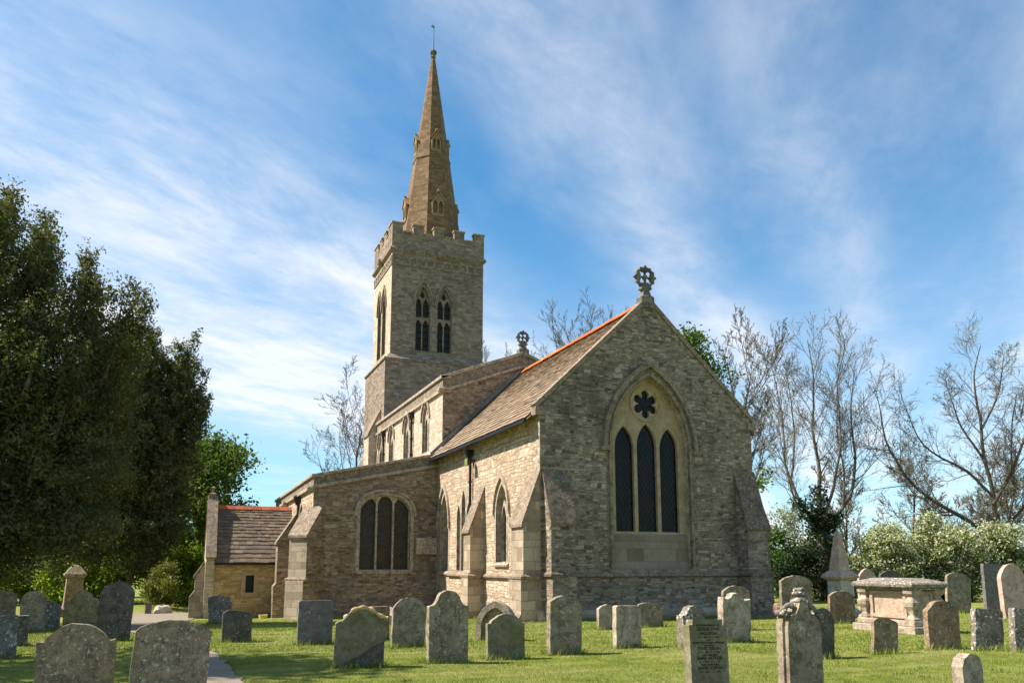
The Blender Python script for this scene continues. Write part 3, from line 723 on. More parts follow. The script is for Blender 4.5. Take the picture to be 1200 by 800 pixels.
# ---- nave with clerestory
NX0, NX1 = -24.0, -11.0; NY0, NY1 = .15, 7.90
SN = SOUTH(NY0)
cw = [(-14.25, -13.15), (-17.85, -16.75), (-21.15, -20.05), (-23.85, -22.85)]
holes = []
for a, c in cw:
    ar = (a, c, 6.9, 8.45, 9.22); mid = (a + c) / 2
    holes.append(window(SN, ar, [arch(a + .06, mid - .05, 6.92, 8.1, 8.55, cusp=.15), arch(mid + .05, c - .06, 6.92, 8.1, 8.55, cusp=.15), circle(mid, 8.78, .14, 16, 4, .2)], name='clerestory_window', surround=.11, sill=False, depth=.22))
b = B()
b.wall(SN, [(-25.6, 4.5), (NX1, 4.5), (NX1, 9.32), (-25.6, 9.32)], holes, .35, 1)
EN = EAST(NX1)
slope_z = lambda y, z0: z0 + (11.48 - 10.02) * (1 - abs(y - YC) / (YC - NY0)) if abs(y - YC) < 3.9 else z0
b.cap(EN, [(NY0, 4.0), (NY1, 4.0), (NY1, 9.32), (YC, 10.78), (NY0, 9.32)], m=0)
b.cap(NORTH(NY1), [(11, 4.5), (24, 4.5), (24, 9.32), (11, 9.32)], m=0)
nave = b.build('nave_wall', ['aisle', 'clere'], church)  # south face paler and east face darker, sun and shade by colour
b = B()
nfrs = [(EN, [(NY0 - .02, 9.30), (YC, 10.76), (NY1 + .02, 9.30), (NY1 + .02, 9.86), (YC, 11.32), (NY0 - .02, 9.86)], NY0)]
b.plate(EAST(NX1 - .35), nfrs[0][1], (), 0, .37, 0)
b.box(SOUTH(NY0 + .30), -25.6, NX1 - .35, 9.30, 9.86, 0, .32, 0); b.box(NORTH(NY1 - .30), 11.35, 24, 9.30, 9.86, 0, .32, 0)
b.build('parapet', 'greyash', church)
b = B()
for y0, y1 in ((NY0 - .08, YC), (NY1 + .08, YC)):
    for zo, h0, h1, pr in ((9.86 - .03, 0, .14, .10), (9.30 - .03, -.06, .07, .10)):
        a = V3((NX1, y0, zo)); c = V3((NX1, y1, zo + 1.46 + .03)); d = (c - a).normalized(); up = V3((1, 0, 0)).cross(d); up = up if up.z > 0 else -up
        b.beam(a, c, (1, 0, 0), up, -.40 if h1 > .1 else 0, pr, h0, h1)
for zo, h0, h1 in ((9.86, 0, .14), (9.30, -.06, .07)):
    b.beam((-25.6, NY0, zo), (NX1 + .1, NY0, zo), (0, -1, 0), Z3, -.36, .11, h0, h1); b.beam((-24, NY1, zo), (NX1, NY1, zo), (0, 1, 0), Z3, -.36, .11, h0, h1)
rg = random.Random(4)
b.loft([[(NX1 + .12 + dx, NY0 - .10 + dy, zz_) for dx, dy in ((-k, -k), (k, -k), (k, k), (-k, k))] for zz_, k in ((9.18, .06), (9.26, .15), (9.36, .17), (9.44, .10))])
b.build('parapet_moulding', 'ashlar', church, bevel=.015)
B().shell([(-24, NY0 + .35, 9.55), (NX1 - .35, NY0 + .35, 9.55), (NX1 - .35, YC, 11.1), (-24, YC, 11.1), (-24, NY1 - .35, 9.55), (NX1 - .35, NY1 - .35, 9.55)], [(0, 1, 2, 3), (3, 2, 5, 4)]).build('nave_roof', 'lead', church)
wheel_cross(-11.12, YC + .03, 11.52, .30, 'gable_cross', 'smaller wheel cross on the nave gable', .24)
for x in (-16.0, -22.2): pipe([(x, NY0 - .09, 9.15), (x, NY0 - .09, 6.5)], .06, hop=(x, NY0 - .12, 9.1, .12))
# flashing where the chancel roof meets the nave
b = B(); b.beam((-10.98, -.3, 6.36), (-10.98, YC - .1, 10.44), (1, 0, 0), nS, 0, .10, .03, .17); b.build('flashing', 'lead', church)

# ---- south aisle
AX0, AX1, AY = -26.0, -11.1, -5.30
EA = EAST(AX1)
aw = (-3.36, -1.18, 1.46, 3.72, 4.60)
l3 = []
for i, (a, c) in enumerate([(-3.31, -2.67), (-2.59, -1.95), (-1.87, -1.23)]):
    mid = (aw[0] + aw[1]) / 2; ha = (aw[1] - aw[0]) / 2; own = arch(a, c, 1.48, 4.16 if i != 1 else 4.22, 4.50 if i != 1 else 4.56, 12, .10)
    l3.append([(u, min(v, aw[3] + (aw[4] - aw[3]) * max(0., 1 - (abs(u - mid) / (ha * .985)) ** 2.3) ** (1 / 2.3) - .06) if v > 3 else v) for u, v in own])
eyes = []
hA = window(EA, aw, l3, low_arch, .26, .14, 'ashlar', 'glass_aisle', extra=eyes, name='aisle_window', label='wide three light window under a flattened arch', plate_t=.14)
AZ0, AZ1 = 4.86, 6.02          # underside of the parapet at the corner and at the nave
b = B()
b.wall(EA, [(AY, -1.3), (.0, -1.3), (.15, AZ1), (AY, AZ0)], [hA], .35, 0, 0)
SA = SOUTH(AY)
aS = (-14.9, -13.3, 1.5, 3.1, 4.15)
hB = window(SA, aS, [arch(-14.84, -14.15, 1.52, 2.9, 3.5, cusp=.15), arch(-14.05, -13.36, 1.52, 2.9, 3.5, cusp=.15), circle(-14.1, 3.66, .2, 16, 4, .2)], name='aisle_window', depth=.35)
aS2 = (-24.2, -22.6, 1.5, 3.1, 4.15)
b.wall(SA, [(AX0, -1.4), (AX1, -1.4), (AX1, AZ0), (AX0, AZ0)], [hB], .35, 1)
b.cap(WEST(AX0), [(-.15, -1.4), (5.30, -1.4), (5.30, AZ0), (-.15, AZ1)])
b.build('aisle_wall', ['aisle', 'south'], church)  # the two stones paint the east side shaded and the south side lit
b = B()
b.plate(EAST(AX1 - .35), [(AY - .02, AZ0), (.15, AZ1), (.15, AZ1 + .42), (AY - .02, AZ0 + .40)], (), 0, .37)
b.box(SOUTH(AY + .33), AX0, AX1 - .35, AZ0, AZ0 + .40, 0, .35)
b.build('parapet', 'greyash', church)
b = B()
d = V3((0, .15 - AY, AZ1 - AZ0)).normalized(); upd = V3((0, -d.z, d.y))
for zo, h0, h1, pr in ((0, -.09, .05, .11), (.40, 0, .12, .09)):
    b.beam((AX1, AY - .1, AZ0 + zo - .02), (AX1, .20, AZ1 + zo + .01), (1, 0, 0), upd, 0 if zo == 0 else -.4, pr, h0, h1)
    b.beam((AX0, AY, AZ0 + zo), (AX1 + .1, AY, AZ0 + zo), (0, -1, 0), Z3, 0 if zo == 0 else -.38, pr + .02, h0, h1)
for x in (AX1 + .05, -15.6, -20):
    b.loft([[(x + dx, AY - .16 + dy, zz_) for dx, dy in ((-k, -k), (k, -k), (k, k), (-k, k))] for zz_, k in ((AZ0 - .26, .05), (AZ0 - .16, .12), (AZ0 - .06, .13), (AZ0 + .02, .08))])
b.build('parapet_moulding', 'ashlar', church, bevel=.015)
B().shell([(AX0, AY + .3, AZ0 + .1), (AX1 - .35, AY + .3, AZ0 + .1), (AX1 - .35, .15, AZ1 + .35), (AX0, .15, AZ1 + .35)], [(0, 1, 2, 3)]).build('aisle_roof', 'lead', church)
# diagonal buttress at the corner, then one more along the south side, a pipe between them
q = math.sqrt(.5); dn = V3((q, -q, 0)); du = V3((q, q, 0))
buttress(V3((AX1 - .12, AY + .12, 0)) - du * .43, du, dn, .86, [(1.20, -1.3), (1.20, 1.02), (1.04, 1.16), (1.04, 2.80), (.12, 3.95)], ('buttress', 'weather', 'aisle'), label='diagonal corner buttress of the aisle with lichened slope', string=(1.12, 1.10))  # side away from the sun takes the darker aisle stone as painted shade
buttress((-16.05, AY, 0), (1, 0, 0), (0, -1, 0), .75, [(1.02, -1.3), (1.02, .72), (.90, .86), (.90, 2.65), (0, 4.1)], ('aisle', 'weather'))
pipe([(-15.1, AY - .09, 4.7), (-15.1, AY - .09, -.6)], .07, hop=(-15.1, AY - .14, 4.65, .14))
B().box(EA, -.95, -.03, 2.12, 2.80, .002, .16).build('stone_panel', 'ashlar', church, bevel=.02)

# ---- tower
TX0, TX1, TY0, TY1 = -29.0, -24.0, .72, 6.66
b = B()
Z0, ZM, ZT = -1.4, 14.3, 21.0
ET, ST, NTf, WT = EAST(TX1), SOUTH(TY0), NORTH(TY1), WEST(TX0)
bel_e = [(2.28, 3.20), (3.66, 4.58)]; bel_s = [(-27.6, -26.7), (-26.3, -25.4)]
def belfry(fr, a, c, va=18.72):
    mid = (a + c) / 2
    L = []
    for u0, u1 in ((a + .03, mid - .04), (mid + .04, c - .03)):
        L += [arch(u0, u1, 14.66, 16.28, 16.66, cusp=.2), arch(u0, u1, 16.82, 17.55, 18.02, cusp=.2)]
    ex = [[(mid, 18.02), (mid + .17, 18.2), (mid, 18.52), (mid - .17, 18.2)]]
    return window(fr, (a, c, 14.62, 17.62, va), L, name='belfry_window', surround=.10, mat='greyash', glass='dark', depth=.34, extra=ex, sill=False)
he = [belfry(ET, a, c) for a, c in bel_e]; hs_ = [belfry(ST, a, c) for a, c in bel_s]
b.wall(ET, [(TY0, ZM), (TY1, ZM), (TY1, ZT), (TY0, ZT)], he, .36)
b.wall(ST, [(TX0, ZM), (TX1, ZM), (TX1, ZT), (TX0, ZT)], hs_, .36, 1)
b.cap(NTf, [(-TX1, ZM), (-TX0, ZM), (-TX0, ZT), (-TX1, ZT)]); b.cap(WT, [(-TY1, ZM), (-TY0, ZM), (-TY0, ZT), (-TY1, ZT)])
def rect(e, z): return [(TX0 - e, TY0 - e, z), (TX1 + e, TY0 - e, z), (TX1 + e, TY1 + e, z), (TX0 - e, TY1 + e, z)]
b.loft([rect(.62, -1.4), rect(.60, 8.0), rect(.36, 8.9), rect(.36, 13.9), rect(.0, 14.32)], cap=False)
# string courses
b.loft([rect(.36, 13.80), rect(.44, 13.84), rect(.44, 13.94), rect(.34, 14.0)], cap=False)
tower = b.build('tower', ['tower', 'clere'], church)  # brown east face and cream south face carry painted shade and sun
# louvres behind the bell openings, one set per window
M['louvre'] = flat('lead grey louvre', (.022, .022, .023), .7)
for (fr, spans) in ((ET, bel_e), (ST, bel_s)):
    for a, c in spans:
        b = B()
        b.box(fr, a + .02, a + .035, 14.98, 18.2, -.335, -.23)
        b.box(fr, c - .035, c - .02, 14.98, 18.2, -.335, -.23)
        for z in np.arange(14.66, 18.0, .42):
            b.shell([Pt(fr, u, v, n) for u in (a + .03, c - .03) for v, n in ((z, -.24), (z + .03, -.24), (z + .24, -.33), (z + .21, -.33))], [(0, 4, 5, 1), (1, 5, 6, 2)])
        b.build('louvre', 'louvre', tower)
# frieze of sunk panels and the parapet
b = B()
for fr, u0, u1, pn in ((ET, TY0, TY1, 11), (ST, TX0, TX1, 9)):
    hl = []
    wd = (u1 - u0) / pn
    for i in range(pn):
        c = u0 + (i + .5) * wd
        hl.append(circle(c, 20.22, wd * .34, 20, 4, .16, math.pi))
        
    b.plate(fr, [(u0 + .005, 19.92), (u1 - .005, 19.92), (u1 - .005, 20.52), (u0 + .005, 20.52)], hl, .004, .05, back=False)
b.build('frieze', 'greyash', tower)
b = B()
b.loft([rect(.0, 20.70), rect(.10, 20.80), rect(.16, 20.86), rect(.16, 20.98), rect(.04, 21.10)], cap=False)
for x, y, dx, dy in ((TX1 + .2, 3.7, 1, 0), (TX0 + 2.5, TY0 - .2, 0, -1)):
    b.loft([[(x + sx * k, y + sy * k, zz_) for sx, sy in ((-1, -1), (1, -1), (1, 1), (-1, 1))] for zz_, k in ((20.66, .07), (20.78, .16), (20.98, .17), (21.1, .09))])
b.build('string_course', 'greyash', tower)
b = B()
PT, CR, MR = .36, 22.10, 22.62
def parapet(fr, u0, u1, nm, ends=True):
    """outline with merlons; nm merlons with equal gaps"""
    n = 2 * nm - 1; wd = (u1 - u0) / n; out = [(u0, 21.02), (u1, 21.02)]
    for i in range(n - 1, -1, -1):
        z = MR if i % 2 == 0 else CR
        out += [(u0 + (i + 1) * wd, z), (u0 + i * wd, z)]
    b.plate(fr, out, (), -PT, 0., 0)
    for i in range(n):
        z = MR if i % 2 == 0 else CR
        e = .05 if i % 2 == 0 else -.055
        b.box(fr, u0 + i * wd - e, u0 + (i + 1) * wd + e, z + .002, z + .085, -PT - .05, .05, 1)
parapet(EAST(TX1 + .04), TY0 - .04, TY1 + .04, 5)
parapet(WEST(TX0 - .04), -TY1 - .04, -TY0 + .04, 5)
parapet(SOUTH(TY0 - .04), TX0 + PT + .03, TX1 - PT - .03, 4)
parapet(NORTH(TY1 + .04), -TX1 + PT + .03, -TX0 - PT - .03, 4)
b.build('battlements', ['tower', 'yellowash'], tower)
B().cap((V3((0, 0, 21.3)), V3((1, 0, 0)), V3((0, 1, 0)), Z3), [(TX0, TY0), (TX1, TY0), (TX1, TY1), (TX0, TY1)]).build('tower_roof', 'lead', tower)
bt = buttress((-25.7, TY0 - .34, 0), (1, 0, 0), (0, -1, 0), 1.3, [(.72, 4.4), (.72, 9.3), (0, 10.9)], ('clere', 'weather'))
bt.name = 'buttress'
# ---- spire
SX, SY = -26.5, 3.82
def octo(r, z, rot=R(22.5)): return [(SX + r / math.cos(R(22.5)) * math.cos(rot + i * R(45)), SY + r / math.cos(R(22.5)) * math.sin(rot + i * R(45)), z) for i in range(8)]
ra = lambda z: 1.76 - (z - 23.6) * .1315
b = B()
b.loft([octo(ra(21.2) + .0, 21.2), octo(ra(28.2), 28.2), octo(ra(28.2) + .05, 28.28), octo(ra(28.45) + .05, 28.40), octo(ra(28.5), 28.55), octo(ra(36.05), 36.05)])
spire = b.build('spire', 'spire', church)
def lucarne(z0, h, wd, ang, proj_):
    r = ra(z0); c, s = math.cos(ang), math.sin(ang)
    fr = frame((SX + c * (r + proj_), SY + s * (r + proj_), z0), (-s, c, 0), (c, s, 0)); b = B()
    hw = wd / 2; gh = h * .62
    out = [(-hw, -.15), (hw, -.15), (hw, gh), (0, h), (-hw, gh)]
    la = arch(-hw + .09, -.05, .06, gh * .72, gh * 1.0, 5, .15); lb = arch(.05, hw - .09, .06, gh * .72, gh * 1.0, 5, .15)
    b.plate(fr, out, [la, lb], -(proj_ + ra(z0) - ra(z0 + h) + .1), 0, 0)
    b.box(fr, -hw + .03, hw - .03, .0, gh + .02, -.25, -.2, 1)  # dark sheet fills both openings in place of their inner shade
    for sg in (-1, 1):
        a = Pt(fr, sg * (hw + .06), gh - .04); e = Pt(fr, 0, h + .03)
        dd = (e - a).normalized(); up = fr[3].cross(dd); up = up if up.z > 0 else -up
        b.beam(a, e, fr[3], up, -(proj_ + .5), .06, .0, .07)
    b.loft([[Pt(fr, sx * k, h + dz, sn * k - .02) for sx, sn in ((-1, -1), (1, -1), (1, 1), (-1, 1))] for dz, k in ((.05, .08), (.14, .09), (.22, .02))])
    b.build('lucarne', ['goldash', 'dark'], spire)
for a in (0, 90, 180, 270):
    lucarne(24.0, 1.50, .82, R(a), .08); lucarne(28.8, 1.26, .64, R(a), .06)
b = B()
b.loft([octo(r_, z_) for z_, r_ in ((36.0, .13), (36.12, .17), (36.25, .12), (36.35, .18), (36.48, .23), (36.6, .2), (36.7, .08))], 0)
b.build('finial', 'finial', spire)
b = B().tube([(SX, SY, 36.7), (SX, SY, 38.5)], [.045, .025], 6, 0)
b.plate(frame((SX - .01, SY, 0), (0, 1, 0), (1, 0, 0)), [(-.20, 38.40), (.02, 38.36), (.10, 38.44), (.02, 38.50), (-.06, 38.62), (-.14, 38.52)], (), 0, .02, 1)
b.build('weathervane', ['black', 'gilt'], spire)

# ---- porch
PX1, PX0, PYS, PYN = -16.6, -20.2, -8.80, -5.32
PCX = (PX0 + PX1) / 2; PRZ, PEZ = 4.40, 1.95
EP = EAST(PX1)
pw = [(-7.42, .42), (-7.06, .42), (-7.06, 1.20), (-7.42, 1.20)]
pwf = B().plate(EP, [(-7.62, .20), (-6.86, .20), (-6.86, 1.38), (-7.62, 1.38)], [pw], -.02, .03)
pwf.rim(EP, pw, -.3, -.01, True)
pwf = pwf.build('porch_window', 'yellowash', church)
B().box(EP, -7.45, -7.03, .40, 1.22, -.30, -.27).build('glass', 'glass_clear', pwf)
b = B()
b.wall(EP, [(PYS, -1.5), (PYN, -1.5), (PYN, PEZ), (PYS, PEZ)], [pw], .3)
b.box(EP, PYS, PYN, -1.5, -.15, 0, .08)
b.cap(WEST(PX0), [(-PYN, -1.5), (-PYS, -1.5), (-PYS, PEZ), (-PYN, PEZ)])
door = arch(-19.2, -17.6, -1.4, .7, 1.9)
SP = SOUTH(PYS - .36)
b.plate(SP, [(PX0 - .06, -1.5), (PX1 + .06, -1.5), (PX1 + .06, PEZ + .15), (PCX, PRZ + .42), (PX0 - .06, PEZ + .15)], [door], -.36, 0, 1)
b.build('porch_wall', ['porch', 'clere'], church)
B().box(SP, -19.3, -17.5, -1.4, 2, -1.4, -1.35).build('porch_door', 'dark', church)
b = B()
for sg in (-1, 1):
    a = V3((PCX + sg * 2.0, PYS - .40, PEZ - .05 + .05)); e = V3((PCX, PYS - .40, PRZ + .46)); dd = (e - a).normalized(); up = V3((0, 1, 0)).cross(dd); up = up if up.z > 0 else -up
    b.beam(a, e, (0, 1, 0), up, 0, .46, -.02, .12)
b.loft([[(PCX + sx * k, PYS - .18 + sy * k, z_) for sx, sy in ((-1, -1), (1, -1), (1, 1), (-1, 1))] for z_, k in ((PRZ + .35, .2), (PRZ + .62, .17), (PRZ + .66, .09), (PRZ + .86, .05), (PRZ + .9, .10), (PRZ + .98, .03))])
b.build('gable_coping', 'weather', church)
pu = V3((PCX - PX1, 0, PRZ - PEZ)); pl_ = pu.length; pu = pu.normalized(); pn_ = V3((pu.z, 0, -pu.x)); ovp = .22
pb = B()
for sg in (1, -1):
    x0 = PCX + sg * 1.8; u2 = V3((pu.x * sg, 0, pu.z)); lo = V3((x0, 0, PEZ)) - u2 * ovp
    pb.face([(lo.x, PYS + .02, lo.z - .03), (lo.x, PYN + .3, lo.z - .03), (PCX, PYN + .3, PRZ - .03), (PCX, PYS + .02, PRZ - .03)])
proof = pb.build('porch_roof', 'slate_porch', church)
slates(V3((PX1, PYN + .25, PEZ)) - pu * ovp, (0, -1, 0), pu, pn_, PYN + .25 - PYS - .01, pl_ + ovp - .03, .27, .15, .34, .22, 'slate_porch', proof, 5)
pu2 = V3((-pu.x, 0, pu.z)); pn2 = V3((-pn_.x, 0, pn_.z))
slates(V3((PX0, PYS + .01, PEZ)) - pu2 * ovp, (0, 1, 0), pu2, pn2, PYN + .25 - PYS - .01, pl_ + ovp - .03, .27, .15, .34, .22, 'slate_porch', proof, 6)
b = B(); y = PYS + .02
while y < PYN + .1:
    for sg in (1, -1):
        a = V3((PCX, y, PRZ + .07)); c = V3((PCX, y + .40, PRZ + .07)); dn_ = V3((-pu.x * sg, 0, -pu.z)); nn = V3((pn_.x * sg, 0, pn_.z))
        q_ = [a, c, c + dn_ * .22, a + dn_ * .22]; q_ += [p_ + nn * .03 for p_ in q_]
        b.shell(q_, [(4, 5, 6, 7), (0, 1, 5, 4), (1, 2, 6, 5), (2, 3, 7, 6), (3, 0, 4, 7), (0, 3, 2, 1)])
    y += .412
b.build('ridge_tiles', 'ridge_red', church)
B().beam((PX1 + .20, PYS, PEZ - .24), (PX1 + .20, PYN, PEZ - .24), (1, 0, 0), Z3, -.05, .05, -.05, .04).build('eave_bar', 'black', church)  # black rainwater channel along the porch eave
buttress((PX1 - .62, PYS - .36, 0), (1, 0, 0), (0, -1, 0), .62, [(.62, -1.5), (.62, .25), (.42, .55), (.42, 1.15), (.05, 1.75)], ('buttress', 'weather'))


# ------------------------------------------------------------------ gravestones and tombs
GREY = dict(c1=(.15, .135, .11), c2=(.27, .245, .20))
M['gs_speckle'] = plain_stone('speckled lichen stone', (.20, .145, .095), (.30, .23, .155), (.045, .04, .035), .5, (.42, .41, .34), .75, rust=(.38, .20, .07), rust_amt=.55, scale=1.3)
M['gs_grey'] = plain_stone('grey lichened stone', (.185, .15, .10), (.29, .24, .165), (.055, .047, .032), .55, (.48, .48, .40), .35, moss=(.13, .13, .06), moss_amt=.35)
M['gs_tan'] = plain_stone('tan lichened stone', (.26, .215, .155), (.40, .34, .255), (.085, .07, .05), .5, (.56, .53, .45), .35, rust=(.40, .22, .08), rust_amt=.3)
M['gs_brown'] = plain_stone('brown lichened stone', (.17, .115, .07), (.29, .205, .13), (.05, .042, .032), .5, (.46, .44, .37), .4, rust=(.42, .20, .07), rust_amt=.5, moss=(.10, .10, .04), moss_amt=.3)
M['gs_dark'] = plain_stone('dark grey stone', (.07, .062, .05), (.13, .115, .092), (.03, .03, .028), .5, (.34, .34, .30), .3)
M['gs_slate'] = plain_stone('blue grey slate', (.105, .10, .092), (.165, .155, .14), (.05, .05, .05), .35, (.38, .39, .36), .35)
M['gs_white'] = plain_stone('white lichened dark stone', (.125, .108, .08), (.22, .195, .155), (.05, .045, .04), .45, (.60, .60, .55), .85, rust=(.40, .22, .08), rust_amt=.35)
M['gs_moss'] = plain_stone('mossy stone', (.12, .105, .06), (.20, .17, .10), (.04, .038, .025), .5, (.36, .36, .26), .3, moss=(.13, .13, .03), moss_amt=.7)
M['gs_pink'] = plain_stone('pinkish lichened stone', (.34, .235, .18), (.48, .36, .28), (.12, .09, .07), .4, (.60, .56, .48), .45, rust=(.45, .25, .07), rust_amt=.45)
M['gs_pale'] = plain_stone('pale limestone memorial', (.36, .33, .26), (.50, .46, .38), (.14, .12, .09), .45, (.62, .6, .52), .3)
M['gs_green'] = plain_stone('smooth green grey stone', (.16, .145, .09), (.235, .21, .135), (.06, .055, .033), .4, (.40, .40, .32), .2, moss=(.11, .10, .03), moss_amt=.5)

def outline(kind, w, h, rng, wear=.006):
    a = w / 2
    def arc(u, v, r, d0, d1, n): return [(u + r * math.cos(R(d0 + (d1 - d0) * i / n)), v + r * math.sin(R(d0 + (d1 - d0) * i / n))) for i in range(n + 1)]
    if kind == 'flat': top = arc(a - .05, h - .05, .05, 0, 90, 4) + arc(-a + .05, h - .05, .05, 90, 180, 4)
    elif kind == 'segment':
        s = .17 * w; r = (a * a + s * s) / (2 * s); t0 = math.degrees(math.asin(a / r)); top = arc(0, h - r, r, 90 - t0, 90 + t0, 14)
    elif kind == 'round':
        s = .42 * w; r = (a * a + s * s) / (2 * s); t0 = math.degrees(math.asin(min(1, a / r))); top = arc(0, h - r, r, 90 - t0, 90 + t0, 18)
    elif kind == 'shoulder':       # short flat shoulders, then an arc
        a2 = a * .84; s = .23 * w; r = (a2 * a2 + s * s) / (2 * s); t0 = math.degrees(math.asin(a2 / r))
        top = [(a, h - s - .015), (a - .01, h - s), (a2 + .01, h - s - .01)] + arc(0, h - r, r, 90 - t0, 90 + t0, 14) + [(-a2 - .01, h - s - .01), (-a + .01, h - s), (-a, h - s - .015)]
    elif kind == 'bell':           # concave shoulders sweeping into a round head
        k = .24 * w; top = [(a, h - .40 * w), (a * .97, h - .37 * w)] + [(a * (.9 - .28 * t_), h - .37 * w + .12 * w * t_ ** 2) for t_ in (0, .3, .6, 1)]
        a2 = a * .60; s = .23 * w; r = (a2 * a2 + s * s) / (2 * s); t0 = math.degrees(math.asin(min(1, a2 / r)))
        top += arc(0, h - r, r, 90 - t0, 90 + t0, 12); top += [(-x, y) for x, y in top[:6][::-1]]
    elif kind == 'gothic':
        top = arch(-a, a, 0, h - w * .62, h, 10)[2:]
    elif kind == 'chamfer': top = [(a, h - .30 * w), (a * .97, h - .26 * w)] + arc(0, h - .50 * w, .50 * w, 42, 138, 10) + [(-a * .97, h - .26 * w), (-a, h - .30 * w)]
    elif kind == 'ogee':           # wavy top
        top = [(a * (1 - t_), h - .10 * w + .10 * w * math.cos((t_ - 1) * math.pi * 1.35) * (1 if abs(t_ - 1) < .75 else .85)) for t_ in [i / 12 for i in range(25)]]
    elif kind == 'stepped': top = [(a, h - .075), (a * .80, h - .075), (a * .80, h), (-a * .80, h), (-a * .80, h - .075), (-a, h - .075)]
    elif kind == 'slant': top = [(a, h - .12), (a * .5, h - .05), (0, h - .01), (-a * .6, h), (-a, h - .05)]
    pts = [(-a, -.45), (a, -.45)] + [(a, v) for v in np.arange(.1, top[0][1] - .08, .16)] + top
    pts += [(-a, v) for v in np.arange(.1, top[-1][1] - .08, .16)[::-1]]
    ph = [rng.uniform(0, 6.3) for _ in range(4)]
    out = []
    for i, (u, v) in enumerate(pts):
        d = wear * (math.sin(9 * u + 13 * v + ph[0]) + .6 * math.sin(23 * v + 17 * u + ph[1]) + .8 * math.sin(37 * u + 31 * v + ph[2]))
        out.append((u + d * (1 if u > 0 else -1) * .7, v + d * .8))
    return out

STONES = []
def headstone(x, y, w, h, kind, mat, label, rz=0., lean=0., tip=0., th=.11, wear=.006, extra=None, cat='gravestone', group='weathered gravestones in the churchyard', name='gravestone', sink=0.):
    """east facing slab; lean tilts it sideways, tip backward (degrees)"""
    rng = random.Random(int(x * 100) * 31 + int(y * 100))
    b = B(); b.plate(frame((0, 0, 0), (0, 1, 0), (1, 0, 0)), outline(kind, w, h, rng, wear), (), -th / 2, th / 2)
    if extra: extra(b, w, h, th)
    o = b.build(name, mat, bevel=.012)
    o.location = (x, y, g(x, y) - sink); o.rotation_euler = (R(lean), R(-tip), R((-.3 * rz if y < 1.5 else .75 * rz) if rz < 0 else rz * .5))
    tag(o, label, cat, group); STONES.append((x, y, w, o))
    return o

# near row, left of the path
headstone(11.96, -11.19, .82, .96, 'shoulder', 'gs_speckle', 'big speckled headstone with notched shoulders, just left of the gravel path', rz=-4, lean=.5)
headstone(12.37, -10.20, .83, 1.02, 'segment', 'gs_speckle', 'big speckled headstone with plain rounded top, standing where the path meets the frame', rz=-12, lean=-3, tip=2)
headstone(2.58, -11.47, .70, 1.30, 'round', 'gs_dark', 'tall blackened round topped headstone in the yew shade beside the path', rz=-14, lean=-3, tip=3)
headstone(-2.35, -12.6, .86, 1.10, 'bell', 'gs_moss', 'olive mossy headstone with a sunken curved head, left of the tall black one', rz=-4, lean=-1)
headstone(-2.98, -13.83, .62, 1.12, 'round', 'gs_grey', 'grey round topped headstone under the yew, two left of the mossy one', rz=-5, lean=1)
headstone(-4.2, -14.9, .90, 1.14, 'segment', 'gs_brown', 'brown broad headstone nearest the yew trunk, half hidden by another slab', rz=0)
headstone(5.69, -13.02, .46, .75, 'flat', 'gs_white', 'white spotted flat slab cut by the picture edge under the yew', rz=-20, lean=2)
headstone(2.92, -13.19, .30, .62, 'flat', 'gs_dark', 'small black square slab behind the white spotted one', rz=-30, th=.3)
headstone(-4.93, -13.63, .46, .84, 'slant', 'gs_white', 'low rough pale stone glimpsed behind the olive mossy headstone', rz=8)
headstone(-6.59, -12.75, .40, .95, 'segment', 'gs_pink', 'narrow pinkish stone peeping out behind the mossy headstone', rz=4)
headstone(-6.78, -8.83, .74, .95, 'slant', 'gs_white', 'pale speckled slab leaning sideways in front of the porch', rz=12, lean=5, tip=-3)
headstone(3.60, -8.92, .62, .70, 'slant', 'gs_dark', 'squat dark slab with rust spots on the lawn before the porch', rz=6, lean=1)
headstone(-19.4, -11.5, .28, .52, 'flat', 'gs_slate', 'tiny slate marker on the grassy bank left of the porch', rz=0)
# centre row
headstone(4.80, -7.41, .73, .93, 'flat', 'gs_slate', 'slate grey flat topped slab in front of the diagonal buttress', rz=3, lean=0)
headstone(4.55, -5.95, .42, .74, 'flat', 'gs_brown', 'reddish stone tucked behind the scroll topped headstone', rz=0)
headstone(6.28, -5.76, .70, 1.0, 'round', 'gs_grey', 'round topped grey headstone leaning toward the church, below the wide aisle window', rz=-8, lean=-4, tip=6)
headstone(9.10, -5.79, .72, 1.22, 'bell', 'gs_grey', 'tall grey green headstone with swept shoulders, before the chancel corner', rz=-8, lean=0, th=.14)
headstone(8.86, -4.62, .72, .80, 'shoulder', 'gs_green', 'low smooth green grey headstone with notched shoulders, before the pointed arch stone', rz=-4)
headstone(8.61, -3.33, .68, 1.08, 'segment', 'gs_grey', 'upright grey headstone with sunlit edge before the chancel corner buttresses', rz=-14, lean=-1, th=.15)
headstone(3.63, .30, .60, .64, 'segment', 'gs_tan', 'small tan stone under the chancel gable, behind the flat topped one', rz=-14)
headstone(8.08, -1.67, .60, .84, 'flat', 'gs_tan', 'flat topped sandy headstone on the lawn below the gable', rz=-14, lean=-1, th=.14)
headstone(3.31, 1.81, .70, .66, 'slant', 'gs_grey', 'worn stone with broken corner close under the big east window', rz=-4, lean=3)
headstone(8.56, -.47, .56, .82, 'bell', 'gs_white', 'short thick headstone with curved shoulders and pale lichen, before the east window', rz=-22, lean=-2, th=.2, wear=.009)
headstone(8.00, 1.00, .76, 1.05, 'ogee', 'gs_tan', 'thick headstone with wavy worn top left of the inscribed stone', rz=-14, lean=-4, th=.18, wear=.010)
headstone(5.14, 3.25, .76, 1.12, 'segment', 'gs_grey', 'arched headstone peeping above the wavy topped one', rz=-8)
